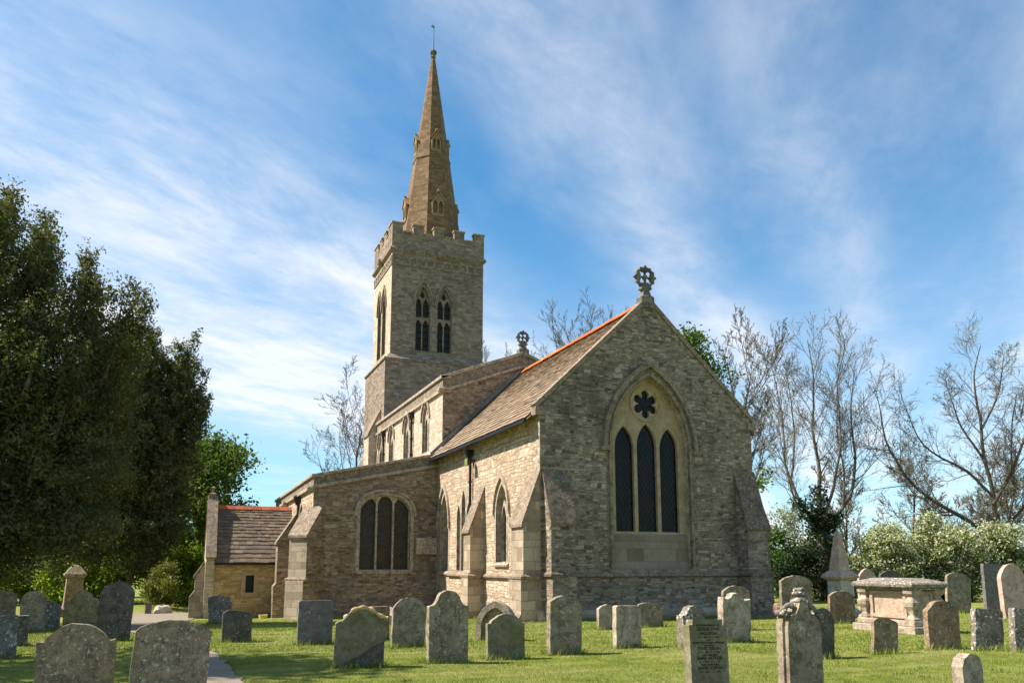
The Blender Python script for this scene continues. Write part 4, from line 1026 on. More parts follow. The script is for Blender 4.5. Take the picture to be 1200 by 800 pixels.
# right side
headstone(5.03, 5.28, .94, 1.37, 'segment', 'gs_grey', 'broad arched headstone behind the cross carved one', rz=-8, lean=-1)
headstone(10.89, .73, .56, .90, 'round', 'gs_dark', 'dark round shouldered stone right behind the cross carved headstone', rz=-8, lean=-4)
headstone(4.21, 7.61, .80, .91, 'segment', 'gs_brown', 'dark brown squarish headstone in front of the obelisk pedestal', rz=-12, lean=-2)
headstone(10.86, 2.29, .48, .66, 'segment', 'gs_brown', 'small brown headstone tilted toward the chest tomb', rz=-20, lean=-6, tip=4)
headstone(10.83, 3.84, .70, .94, 'chamfer', 'gs_brown', 'russet headstone with chamfered round head in front of the chest tomb', rz=-14, th=.14)
headstone(11.26, 4.51, .58, .78, 'flat', 'gs_white', 'leaning square stone covered in grey lichen, right of the russet one', rz=-20, lean=-6, tip=3, th=.14)
headstone(11.68, 5.02, .56, .80, 'flat', 'gs_white', 'square lichened stone cut by the picture edge below the pointed one', rz=-18, lean=-2, th=.16)
headstone(14.89, -.46, .40, .50, 'round', 'gs_tan', 'tiny thick footstone low in the grass at the front', rz=-12, th=.16, wear=.009)
headstone(1.78, 15.16, .98, 1.40, 'segment', 'gs_grey', 'large grey headstone tilted against the end of the chest tomb', rz=-10, lean=-9, tip=5)
headstone(1.52, 17.38, .88, 1.70, 'flat', 'gs_slate', 'tall plain slate rectangle before the blossoming hawthorn', rz=-16, th=.15)
headstone(4.9, 13.9, .98, 1.72, 'gothic', 'gs_pink', 'tall pointed headstone mottled with pale lichen at the picture edge', rz=-10, lean=-3, tip=6, th=.16)
headstone(-2.0, 14.9, .88, 1.66, 'gothic', 'gs_pink', 'pointed lichened headstone rising behind the chest tomb', rz=-6)
headstone(-3.0, 17.2, 1.24, 1.62, 'segment', 'gs_dark', 'wide dark headstone behind the chest tomb, right of the pointed one', rz=0)
headstone(-1.0, 16.9, .50, .95, 'slant', 'gs_slate', 'small blue grey stone half hidden behind the tilted headstone', rz=4)

# broken headstone with scrolled top
def scroll(b, w, h, th):
    fr = frame((0, 0, 0), (0, 1, 0), (1, 0, 0))
    for off, r in ((.03, .034), (.0, .028), (-.035, .030)):
        pts = []
        for i in range(24):
            u = -.16 + i * (.60 / 23)
            pts.append(Pt(fr, u, h - .075 + .085 * math.cos((u - .02) * 7.5) - .02 + off * .5, th / 2 - .02 + off * .6))
        b.tube(pts, [r * (1 + .25 * math.sin(i * 1.1)) for i in range(24)], 8, 1)
rng = random.Random(2)
b = B(); fr0 = frame((0, 0, 0), (0, 1, 0), (1, 0, 0))
w_, h_ = .80, .92
top = [(.40, .78), (.36, .80), (.28, .80), (.18, .84), (.06, .93), (-.04, .95), (-.14, .92), (-.24, .80), (-.30, .74), (-.36, .73), (-.40, .70)]
b.plate(fr0, [(-.4, -.4), (.4, -.4)] + top, (), -.09, .09, 0)
scroll(b, w_, h_ + .04, .18)
# the lower right of the face has flaked away along a diagonal
b.plate(fr0, [(-.385, -.3), (.385, -.3), (.385, .42), (.20, .34), (.02, .20), (-.18, .12), (-.385, .02)], (), .085, .094, 2)
o = b.build('gravestone', ['gs_green', 'gs_pale', 'gs_dark'], bevel=.01)
M['gs_scroll'] = plain_stone('ochre carved stone', (.42, .30, .14), (.55, .42, .22), (.12, .09, .05), .4, (.6, .55, .42), .3); o.data.materials[1] = M['gs_scroll']
o.location = (9.24, -7.35, g(9.24, -7.35)); o.rotation_euler = (R(-1), R(2), R(-6))
tag(o, 'broken headstone with ochre carved scroll along its top and a dark flaked lower half', 'gravestone', 'weathered gravestones in the churchyard'); STONES.append((9.24, -7.35, .8, o))

# pointed arch stone with a deep moulded rim
b = B(); oa = arch(-.44, .44, -.4, .30, .86, 10); ia = arch(-.33, .33, -.4, .28, .72, 10)
b.plate(fr0, oa, [ia], -.15, .15, 0); b.plate(fr0, arch(-.345, .345, -.4, .285, .735, 10), (), -.13, -.05, 0)
o = b.build('gravestone', 'gs_tan', bevel=.012); o.location = (5.6, -3.55, g(5.6, -3.55)); o.rotation_euler = (0, R(2), R(-34))
tag(o, 'hollow pointed arch headstone with a thick moulded rim, behind the low green grey one', 'gravestone', 'weathered gravestones in the churchyard'); STONES.append((5.6, -3.55, .8, o))

# the inscribed stone
root = empty('gravestone', (13.79, -3.75, g(13.79, -3.75))); root.rotation_euler = (R(-1.5), R(-4), R(1))
tag(root, 'inscribed headstone with stepped top corners and lettering in rows, nearest the front', 'gravestone', 'weathered gravestones in the churchyard'); STONES.append((13.79, -3.75, .6, root))
b = B().plate(fr0, outline('stepped', .58, .93, random.Random(6), .003), (), -.075, .075); slab = b.build('slab', 'gs_green', root, bevel=.008)
M['letter'] = flat('blackened cut lettering', (.022, .022, .018), .8)
lines = [('IN LOVING MEMORY OF', .026, .845), ('GEORGE JOHN', .042, .79), ('INGLATON', .042, .735), ('5 . 5 . 1867 - 17 . 1 . 1938', .024, .695), ('ALSO', .022, .66),
         ('BELOVED WIFE & CHILDREN OF THE ABOVE', .026, .625), ('DAUGHTER', .022, .592), ('ETHEL SARAH', .046, .545), ('24 . 8 . 1889 - 11 . 2 . 1966', .024, .508), ('ALSO THEIR SON', .024, .472),
         ('JAMES ARTHUR', .046, .425), ('21 . 4 . 1891 - 12 . 2 . 1966', .024, .39), ('ALSO HIS MOTHER', .026, .352), ('ANNIE SOPHIA', .046, .303), ('3 . 9 . 1868 - 1 . 1 . 1940', .026, .265)]
dg = None
for txt, size, z in lines:
    cu = bpy.data.curves.new('lettering', 'FONT'); cu.body = txt; cu.size = size * 1.25; cu.align_x = 'CENTER'; cu.extrude = .0008; cu.offset = .0009
    tmp = bpy.data.objects.new('lettering', cu); C.objects.link(tmp)
    bpy.context.view_layer.update(); dg = bpy.context.evaluated_depsgraph_get()
    me = bpy.data.meshes.new_from_object(tmp.evaluated_get(dg)); bpy.data.objects.remove(tmp)
    wdt = max(v.co.x for v in me.vertices) - min(v.co.x for v in me.vertices); k = min(1, .50 / wdt)
    for v in me.vertices: v.co = (0.077 + v.co.z, v.co.x * k, z + v.co.y)
    me.materials.clear(); me.materials.append(M['letter'])
    lo = bpy.data.objects.new('lettering', me); C.objects.link(lo); lo.parent = slab

# the cross carved stone: shouldered slab with a raised cross and rolled shoulders on top
root = empty('gravestone', (14.09, -2.47, g(14.09, -2.47))); root.rotation_euler = (R(-5), R(-5), R(0))
tag(root, 'tall leaning headstone with moulded double edge and a small carved cross on its peak', 'gravestone', 'weathered gravestones in the churchyard'); STONES.append((14.09, -2.47, .65, root))
def shoulders(a, h, d):
    L = [(-a, -.4), (a, -.4), (a, h - .30), (a - .02, h - .20), (a - .08, h - .13), (a - .15, h - .11), (.13, h - .12), (.08, h - .02), (.055, h + .06)]
    return L + [(-x, y) for x, y in L[2:][::-1]]
b = B(); b.plate(fr0, shoulders(.31, 1.14, 0), (), -.12, .0); b.plate(fr0, shoulders(.275, 1.11, 0), (), .0, .07)
b.build('slab', 'gs_grey', root, bevel=.012)
b = B(); cz = 1.27
for k_, (u, v, ru, rv) in enumerate([(0, cz + .055, .05, .03), (0, cz + .0, .095, .035), (0, cz - .065, .055, .035), (.05, cz - .10, .03, .03), (-.05, cz - .10, .03, .03)]):
    b.loft([[Pt(fr0, u + ru * s_ * math.cos(a), v + rv * s_ * math.sin(a), nn) for a in [2 * math.pi * i / 12 for i in range(12)]] for nn, s_ in ((-.09, .7), (-.06, 1), (.05, 1), (.08, .7))])
for sg in (-1, 1):
    b.tube([Pt(fr0, sg * (.13 + .18 * t_), 1.10 - .10 * t_ + .05 * math.sin(t_ * 3.1), .0) for t_ in (0, .2, .4, .6, .8, 1)], [.045, .04, .035, .03, .035, .045], 10)
    b.loft([[Pt(fr0, sg * .30 + .045 * s_ * math.cos(a), 1.0 + .045 * s_ * math.sin(a), nn) for a in [2 * math.pi * i / 12 for i in range(12)]] for nn, s_ in ((-.12, .7), (-.1, 1), (.06, 1), (.08, .7))])
b.build('cross', 'gs_white', root, bevel=.008)

# pink ledger slab seen past the slate grey stone
b = B().loft([[(sx * .55 * k, sy * .9 * k, z_) for sx, sy in ((-1, -1), (1, -1), (1, 1), (-1, 1))] for z_, k in ((-.3, 1), (.28, 1), (.52, .3))])
o = b.build('coped_tomb', 'gs_pink', bevel=.02); o.location = (-1.5, -4.6, g(-1.5, -4.6)); o.rotation_euler = (0, 0, R(20)); tag(o, 'low pinkish coped tomb slab behind the slate grey stone', 'tomb')
# pale boulder on the bank
def rough_rock(name, dims, seed, mat, loc, label, cat):
    rng = random.Random(seed); vs_, fs_ = [], []; n, k = 14, 8
    for j in range(k + 1):
        th = math.pi * .5 * j / k
        for i in range(n):
            a = 2 * math.pi * i / n; r = math.cos(th) ** .45 * (1 + .10 * math.sin(3 * a + seed) + rng.uniform(-.06, .06))
            vs_.append((dims[0] * r * math.cos(a), dims[1] * r * math.sin(a), dims[2] * (math.sin(th) ** .8) * (1 + rng.uniform(-.05, .05)) - .1))
    for j in range(k):
        for i in range(n): fs_.append((j * n + i, j * n + (i + 1) % n, (j + 1) * n + (i + 1) % n, (j + 1) * n + i))
    b = B().shell(vs_, fs_); o = b.build(name, mat); o.location = loc; tag(o, label, cat); return o
rough_rock('boulder', (.28, .42, .46), 3, 'gs_pale', (-19.6, -10.9, g(-19.6, -10.9)), 'pale rounded boulder beside the path on the bank left of the porch', 'boulder')
rough_rock('rubble_stone', (.25, .3, .34), 5, 'gs_pink', (2.6, 6.95, g(2.6, 6.95)), 'rough reddish stone lying before the ivy clad tree, lower of two', 'stone')
rough_rock('rubble_stone', (.22, .28, .30), 9, 'gs_brown', (2.2, 7.1, g(2.2, 7.1) + .30), 'rough brown stone lying upon the lower reddish stone', 'stone')

# chest tomb
cx_, cy_ = 3.1, 9.55
CH = empty('chest_tomb', (6.95, 6.95, g(6.95, 6.95)), R(-92)); tag(CH, 'large limestone chest tomb with baluster corners and ochre stained side panel', 'tomb')
# local x faces the camera (long side runs along local y)
L2, D2 = .86, .46
fl_ = frame((0, 0, 0), (0, 1, 0), (1, 0, 0))
def slab(b, l, d, z0, z1, m=0): return b.loft([[(sx * d, sy * l, z_) for sx, sy in ((-1, -1), (1, -1), (1, 1), (-1, 1))] for z_ in (z0, z1)], m)
b = B(); slab(b, L2 + .17, D2 + .17, -.3, .18); slab(b, L2 + .08, D2 + .08, .182, .32); b.build('base', 'gs_tan', CH, bevel=.02)
b = B(); slab(b, L2 - .10, D2 - .10, .28, 1.06)
b.plate(frame((D2 - .10, 0, 0), (0, 1, 0), (1, 0, 0)), [(-L2 + .26, .36), (L2 - .26, .36), (L2 - .26, 1.02), (-L2 + .26, 1.02)], [[(-L2 + .36, .44), (L2 - .36, .44), (L2 - .36, .94), (-L2 + .36, .94)]], -.02, .05)
b.plate(frame((0, L2 - .10, 0), (-1, 0, 0), (0, 1, 0)), [(-D2 + .2, .36), (D2 - .2, .36), (D2 - .2, 1.02), (-D2 + .2, 1.02)], [[(-D2 + .28, .44), (D2 - .28, .44), (D2 - .28, .94), (-D2 + .28, .94)]], -.02, .04)
b.plate(frame((0, -L2 + .10, 0), (1, 0, 0), (0, -1, 0)), [(-D2 + .2, .36), (D2 - .2, .36), (D2 - .2, 1.02), (-D2 + .2, 1.02)], [[(-D2 + .28, .44), (D2 - .28, .44), (D2 - .28, .94), (-D2 + .28, .94)]], -.02, .04)
M['gs_ochre'] = plain_stone('ochre stained stone', (.33, .25, .175), (.45, .36, .27), (.15, .11, .08), .45, (.6, .56, .48), .3, rust=(.62, .34, .06), rust_amt=.8)
b.build('body', 'gs_ochre', CH, bevel=.012)
for sx in (-1, 1):
    for sy in (-1, 1):
        b = B(); X_, Y_ = sx * (D2 - .09), sy * (L2 - .09)
        b.loft([[(X_ + k * ax, Y_ + k * ay, z_) for ax, ay in ((-1, -1), (1, -1), (1, 1), (-1, 1))] for z_, k in ((.30, .15), (.37, .15), (.40, .11), (.46, .08), (.56, .10), (.66, .155), (.76, .16), (.84, .11), (.89, .085), (.93, .12), (.97, .15), (1.06, .155))])
        b.build('baluster', 'gs_tan', CH, bevel=.02)
b = B(); slab(b, L2 + .08, D2 + .08, 1.06, 1.10)
b.loft([[(sx * d_, sy * l_, z_) for sx, sy in ((-1, -1), (1, -1), (1, 1), (-1, 1))] for z_, d_, l_ in ((1.102, D2 + .08, L2 + .08), (1.13, D2 + .14, L2 + .14), (1.20, D2 + .15, L2 + .15), (1.24, D2 + .11, L2 + .11), (1.34, D2 - .25, L2 - .25))])
b.build('lid', 'gs_white', CH, bevel=.015)

# obelisk memorial
OB = empty('obelisk', (1.68, 10.05, g(1.68, 10.05)), R(4)); tag(OB, 'small stone obelisk on a square pedestal between the gable and the chest tomb', 'monument')
def sq(k, z_): return [(sx * k, sy * k, z_) for sx, sy in ((-1, -1), (1, -1), (1, 1), (-1, 1))]
B().loft([sq(.40, -.3), sq(.40, .2), sq(.33, .26), sq(.29, .30), sq(.29, 1.16)]).build('pedestal', 'gs_pale', OB, bevel=.015)
B().loft([sq(.31, 1.162), sq(.42, 1.26), sq(.42, 1.31), sq(.27, 1.47)]).build('cornice', 'gs_pink', OB, bevel=.012)
B().loft([sq(.24, 1.46), sq(.23, 1.56), sq(.085, 2.66), sq(.025, 2.80)]).build('shaft', 'gs_pink', OB, bevel=.01)

# pedestal monument below the yew
PM = empty('pedestal_monument', (-20.2, -14.75, g(-20.2, -14.75)), R(10)); tag(PM, 'pinkish pedestal monument with moulded cap under the yew branches', 'monument')
B().loft([sq(.55, -.3), sq(.55, .35), sq(.42, .45), sq(.40, .55), sq(.34, 1.75)]).build('pedestal', 'gs_brown', PM, bevel=.02)
B().loft([sq(.34, 1.752), sq(.46, 1.85), sq(.46, 1.93), sq(.36, 2.05), sq(.18, 2.28), sq(.09, 2.33)]).build('cap', 'gs_grey', PM, bevel=.02)
# small yellow tub by the aisle buttress
b = B().loft([[(r_ * math.cos(a), r_ * math.sin(a), z_) for a in [2 * math.pi * i / 14 for i in range(14)]] for z_, r_ in ((0, .15), (.16, .19), (.165, .17), (.03, .13))])
o = b.build('flower_tub', flat('pale yellow plastic', (.6, .5, .12), .5)); o.location = (-13.6, -6.85, g(-13.6, -6.85)); tag(o, 'small pale yellow tub on the grass between the aisle buttresses', 'tub')

# ------------------------------------------------------------------ trees and shrubs
M['bark_grey'] = flat('grey bark', (.13, .105, .075), .9, 0, .4, 6, .8, .1)
M['bark_brown'] = flat('brown bark', (.10, .075, .052), .9, 0, .4, 6, .8, .1)
M['twig_grey'] = flat('grey brown twigs', (.15, .13, .108), .9, 0, .3, .5, 0, .1)
M['twig_warm'] = flat('warm brown twigs', (.15, .126, .10), .9, 0, .3, .5, 0, .1)
M['yew'] = leaf_mat('yew foliage', (.026, .042, .010), (.130, .128, .028), .32, .9, tint=(.18, .165, .036), tint_amt=.5)
M['yew_grey'] = leaf_mat('greyish yew foliage', (.024, .040, .012), (.150, .150, .058), .32, .9, tint=(.17, .17, .066), tint_amt=.45)
M['lime'] = leaf_mat('fresh lime leaves', (.045, .080, .010), (.135, .195, .028), .42, .5)
M['fresh'] = leaf_mat('lime leaves with painted backlight', (.10, .155, .018), (.24, .32, .045), .6, .5)  # lighter copy of the lime leaves, backlight put into the colour
M['mid'] = leaf_mat('mid green leaves', (.030, .065, .010), (.105, .175, .025), .45, .5)
M['deep'] = leaf_mat('deep green leaves', (.010, .022, .006), (.035, .06, .014), .25, .6)
M['ivy'] = leaf_mat('dark ivy leaves', (.008, .018, .005), (.035, .055, .012), .2, .8)
M['haw'] = leaf_mat('hawthorn leaves', (.06, .095, .02), (.19, .22, .06), .4, .6)
M['blossom'] = leaf_mat('white blossom', (.46, .45, .30), (.68, .66, .50), .4, .6)
M['olive'] = leaf_mat('yellow green shrub leaves', (.08, .095, .015), (.22, .21, .045), .4, .7)
M['bud'] = leaf_mat('young ash leaves and buds', (.10, .10, .03), (.22, .22, .05), .4, .6)
M['pale'] = leaf_mat('pale grey green leaves', (.14, .15, .09), (.26, .27, .17), .4, .4)

class Twigs:
    def __init__(s): s.a = []; s.b = []; s.ra = []; s.rb = []
    def add(s, p0, p1, r0, r1): s.a.append(p0); s.b.append(p1); s.ra.append(r0); s.rb.append(r1)
    def mesh(s, name, mat, parent, k=4):
        a, b = np.array(s.a), np.array(s.b); ra, rb = np.array(s.ra)[:, None, None], np.array(s.rb)[:, None, None]
        d = b - a; d /= np.linalg.norm(d, axis=1, keepdims=True) + 1e-9
        h = np.where(np.abs(d[:, 2:3]) < .9, np.array([[0, 0, 1.]]), np.array([[1., 0, 0]]))
        x = np.cross(d, h); x /= np.linalg.norm(x, axis=1, keepdims=True); y = np.cross(d, x)
        q = 2 * np.pi * np.arange(k) / k
        off = x[:, None] * np.cos(q)[None, :, None] + y[:, None] * np.sin(q)[None, :, None]
        v = np.concatenate([a[:, None] + off * ra, b[:, None] + off * rb], 1).reshape(-1, 3)
        n = len(a); base = (np.arange(n) * 2 * k)[:, None]; i = np.arange(k); j = (i + 1) % k
        f = np.stack([base + i, base + j, base + k + j, base + k + i], -1).reshape(-1, 4)
        return np_mesh(name, v, f, M[mat], parent, smooth=k > 4)

def leaves(name, centers, per, spread, size, mat, parent, seed, aspect=.55, droop=0., up=0.):
    """small pointed faces scattered round each centre"""
    r = np.random.default_rng(seed); c = np.asarray(centers, float)
    c = np.repeat(c, per, 0); n = len(c)
    c = c + r.normal(0, 1, (n, 3)) * spread * np.array([1, 1, .8])
    d = r.normal(0, 1, (n, 3)); d[:, 2] += up - droop; d /= np.linalg.norm(d, axis=1, keepdims=True)
    h = r.normal(0, 1, (n, 3)); x = np.cross(d, h); x /= np.linalg.norm(x, axis=1, keepdims=True)
    L = (size * r.uniform(.6, 1.4, n))[:, None]; Wd = L * aspect * .5
    v = np.stack([c - d * L * .5, c + x * Wd - d * L * .05, c + d * L * .5, c - x * Wd - d * L * .05], 1).reshape(-1, 3)
    f = np.arange(n * 4).reshape(-1, 4)
    return np_mesh(name, v, f, M[mat], parent)

def unit(v): return v / (np.linalg.norm(v) + 1e-9)
class Tree:
    """limbs grown by recursion; local frame: z up, origin at the foot"""
    def __init__(s, seed): s.r = np.random.default_rng(seed); s.trunk = Twigs(); s.twigs = Twigs(); s.tips = []; s.nodes = []
    def limb(s, p, d, L, r, lvl, P):
        rg = s.r; n = P['seg'][min(lvl, len(P['seg']) - 1)]
        if lvl >= P['max']: n = 2
        p = np.array(p, float); d = unit(np.array(d, float)); step = L / n; pts = [p]; dirs = [d]
        for i in range(n):
            d = unit(d + rg.normal(0, P['wob'] * (1 if lvl < 3 else .6), 3) + np.array([0, 0, P['up'] * (1 if lvl else .3)]))
            p = p + d * step; pts.append(p); dirs.append(d)
        s.path(pts, r, max(r * P['tip'], P['rmin']), lvl, P)
        s.kids(pts, dirs, L, r, lvl, P)
    def path(s, pts, r0, r1, lvl, P):
        n = len(pts) - 1
        for i in range(n):
            a, b = r0 + (r1 - r0) * i / n, r0 + (r1 - r0) * (i + 1) / n
            (s.trunk if lvl <= 1 else s.twigs).add(pts[i], pts[i + 1], max(a, P['rmin']), max(b, P['rmin']))
        if lvl >= P['max'] - 1: s.tips.append(pts[-1]); s.nodes += list(pts[1:])
    def kids(s, pts, dirs, L, r, lvl, P):
        if lvl >= P['max']: return
        rg = s.r; nk = P['kids'][min(lvl, len(P['kids']) - 1)]; n = len(pts) - 1
        for k in range(nk):
            t = P['from'][min(lvl, len(P['from']) - 1)] + (1 - P['from'][min(lvl, len(P['from']) - 1)]) * (k + rg.uniform(0, 1)) / nk
            i = min(int(t * n), n - 1); f = t * n - i; q = pts[i] * (1 - f) + pts[i + 1] * f; d = dirs[min(i + 1, n)]
            ang = R(P['ang']) * rg.uniform(.6, 1.3); x = unit(np.cross(d, rg.normal(0, 1, 3)))
            dd = unit(d * math.cos(ang) + x * math.sin(ang))
            ll = L * (P['len'] if lvl <= 1 else P.get('deep', P['len'])) * rg.uniform(.65, 1.2) * (1 - .45 * (t if lvl else t * .7)); rr = max(r * (1 - (1 - P['tip']) * t) * P['rad'], P['rmin'])
            s.limb(q, dd, ll, rr, lvl + 1, P)
BARE = dict(seg=[6, 6, 5, 3, 2], kids=[9, 7, 6, 4], ang=38, len=.50, rad=.45, tip=.25, wob=.10, up=.10, rmin=.011, max=4, **{'from': [.28, .22, .2, .15]})

def plant(name, label, cat, loc, group=None, sink=.05):
    o = empty(name, (loc[0], loc[1], g(*loc) - sink)); return tag(o, label, cat, group)

def bare_tree(loc, H, r, seed, label, P=None, kids=None, bark='bark_grey', twig='twig_grey', buds=0, group='leafless trees behind the church', spread=None, name='bare_tree', rmin=None):
    o = plant(name, label, 'tree', loc, group); T = Tree(seed); Q = dict(BARE); Q.update(P or {})
    if rmin: Q['rmin'] = rmin
    T.limb((0, 0, 0), (.02, 0, 1), H * .80, r, 0, Q)
    T.trunk.mesh('trunk', bark, o, 7); T.twigs.mesh('crown', twig, o, 3)
    if buds: leaves('leaf_buds', T.tips[::3], 1, .12, .10, 'bud', o, seed)
    return o
def limb_tree(loc, scale, trunk_r, limbs, seed, label, P, bark, twig, buds=0, name='bare_tree', ivy=None, group='leafless trees behind the church', budsz=.11):
    """limbs: polylines in (sideways, depth, height) units, scaled to metres; each with its own radius"""
    o = plant(name, label, 'tree', loc, group); T = Tree(seed); rg = np.random.default_rng(seed)
    for pts, r0, r1, lvl in limbs:
        if lvl: r0 *= .55; r1 *= .5
        W_ = [np.array(RIGHT) * a * scale - np.array(HEAD) * dpt * scale + np.array((0, 0, 1.)) * h * scale for a, dpt, h in pts]
        fine = []
        for a, b in zip(W_[:-1], W_[1:]):
            n = max(2, int(np.linalg.norm(b - a) / .7))
            fine += [a + (b - a) * k / n for k in range(n)]
        fine.append(W_[-1]); k = len(fine)
        for i in range(1, k - 1): fine[i] = fine[i] + rg.normal(0, .05 + .05 * r0, 3)
        sm = [fine[0]] + [(fine[i - 1] + 2 * fine[i] + fine[i + 1]) / 4 for i in range(1, k - 1)] + [fine[-1]]
        dirs = [unit(sm[min(i + 1, k - 1)] - sm[max(i - 1, 0)]) for i in range(k)]
        T.path(sm, r0, r1, min(lvl, 1), P)
        if lvl: 
            L = sum(np.linalg.norm(sm[i + 1] - sm[i]) for i in range(k - 1)); T.kids(sm, dirs, L, r0, 1, P)
    T.trunk.mesh('trunk', bark, o, 8); T.twigs.mesh('crown', twig, o, 3)
    if buds: leaves('leaf_buds', T.tips[::buds], 1, .16, budsz, 'bud', o, seed)
    if ivy:
        cs = []
        for (a, dpt, h0, h1, rad, n) in ivy:
            for _ in range(n):
                t = rg.uniform(0, 1); q = rg.uniform(0, 6.28); rr = rad * rg.uniform(.5, 1.25)
                cs.append(np.array(RIGHT) * (a[0] + (a[1] - a[0]) * t) * scale - np.array(HEAD) * dpt * scale + np.array((rr * math.cos(q), rr * math.sin(q), (h0 + (h1 - h0) * t) * scale)))
        leaves('ivy', cs, 10, .22, .17, 'ivy', o, seed + 5, .8)
    return o

# the ivy-clad ash beyond the gable: limb heights in 5.9 cm units from its foot
PA = dict(BARE); PA.update(kids=[0, 17, 7, 5], len=.34, deep=.56, ang=40, up=.10, max=4, wob=.13, rmin=.0105, rad=.40); PA['from'] = [0, .25, .15, .1]
limb_tree((-21.2, 30.5), .0589, .5, [
    ([(0, 0, -8), (-2, 0, 40), (0, 0, 70), (-2, 0, 95)], .62, .40, 0),
    ([(-2, 0, 90), (0, 2, 140), (-6, 5, 200), (-2, 8, 260), (-8, 10, 306)], .30, .05, 1),
    ([(-2, 0, 80), (-22, -5, 110), (-36, -12, 160), (-34, -15, 220), (-44, -18, 285)], .24, .04, 1),
    ([(-1, 0, 75), (-30, 12, 100), (-46, 20, 150), (-52, 22, 210)], .17, .03, 1),
    ([(0, 0, 80), (22, -8, 98), (42, -14, 120), (52, -18, 160), (50, -20, 220), (62, -22, 290)], .26, .045, 1),
    ([(0, 0, 85), (12, 12, 130), (22, 20, 190), (18, 24, 250), (30, 26, 300)], .22, .04, 1),
    ([(30, -10, 108), (34, -12, 150), (28, -12, 200), (38, -15, 265)], .16, .03, 1),
    ([(-30, -9, 140), (-20, -14, 200), (-26, -18, 280)], .15, .03, 1)], 11,
    'tall leafless tree with ivy wrapped round its forking trunk', PA, 'bark_grey', 'twig_grey', 3, name='ivy_clad_tree',
    ivy=[((0, -2), 0, 0, 95, .62, 420), ((-2, -26), 0, 82, 118, .45, 110), ((0, 20), 0, 80, 98, .45, 90), ((-1, 0), 0, 92, 130, .40, 70)])
# the big leaning ash at the edge
PB = dict(BARE); PB.update(kids=[0, 17, 7, 5], len=.34, deep=.56, ang=46, up=.06, max=4, wob=.14, rmin=.0105, rad=.40); PB['from'] = [0, .2, .15, .1]
limb_tree((-16.8, 41.4), .0589, .5, [
    ([(-2, 0, -8), (0, 0, 40), (-3, 0, 72), (2, 0, 100)], .46, .36, 0),
    ([(3, 0, 20), (10, 4, 60), (14, 5, 90), (24, 8, 130), (22, 9, 180), (36, 10, 240)], .24, .05, 1),
    ([(-3, 0, 70), (-25, -4, 92), (-60, -8, 112), (-92, -12, 142), (-112, -15, 190), (-118, -16, 250)], .30, .04, 1),
    ([(0, 0, 85), (2, 3, 125), (-8, 5, 170), (-6, 6, 215), (-14, 8, 262), (0, 8, 300)], .30, .05, 1),
    ([(1, 3, 120), (-24, 0, 150), (-52, -4, 165), (-78, -6, 190), (-92, -8, 240)], .20, .035, 1),
    ([(0, 4, 110), (24, 8, 150), (46, 10, 200), (60, 12, 250)], .24, .04, 1),
    ([(-8, 5, 165), (-34, 10, 200), (-48, 12, 260)], .16, .03, 1),
    ([(-40, -6, 100), (-60, 5, 96), (-90, 8, 120)], .13, .03, 1),
    ([(14, 5, 88), (40, 4, 110), (66, 4, 150), (90, 4, 220)], .2, .04, 1),
    ([(-6, 6, 200), (14, 12, 240), (24, 14, 290)], .15, .03, 1)], 12,
    'wide spreading leafless ash with long low limb, beside the hawthorns', PB, 'bark_brown', 'twig_warm', 7, name='bare_tree')
bare_tree((-47.4, 1.9), 17.6, .22, 21, 'leafless tree showing between the yew and the tower', dict(kids=[16, 9, 6, 5], ang=44, len=.52), rmin=.013)
bare_tree((-47.4, 15.9), 24.0, .25, 22, 'leafless treetop just right of the tower', dict(kids=[16, 9, 6, 5], ang=36, len=.52), rmin=.013)
bare_tree((-42.6, 19.4), 23.4, .26, 23, 'leafless treetop directly behind the smaller wheel cross and nave roof', dict(kids=[17, 9, 7, 5], ang=36, len=.52), rmin=.013)
bare_tree((-39.3, 23.2), 22.6, .26, 24, 'leafless treetop above the orange ridge tiles beside the larger wheel cross', dict(kids=[17, 9, 7, 5], ang=36, len=.52), rmin=.013)
bare_tree((-28.1, 29.6), 20.6, .24, 25, 'slender leafless tree rising just behind the right slope of the gable', dict(kids=[20, 10, 7, 5], ang=38, len=.44), rmin=.015)
for i, (x, y, h) in enumerate([(-26.4, 44.5, 13.0), (-26.6, 49.4, 13.5), (-24.0, 53.5, 12.5), (-33.0, 44.0, 12.5)]):
    bare_tree((x, y), h, .16, 31 + i, ['low brown leafless tree behind the hawthorns, left of the spreading ash', 'low brown leafless tree showing under the spreading ash', 'low brown leafless tree right of the spreading ash', 'low brown leafless tree behind the ivy clad tree'][i], dict(kids=[16, 9, 7, 5], ang=46, len=.5, wob=.16, **{'from': [.1, .15, .15, .1]}), twig='twig_warm', buds=1, rmin=.016)

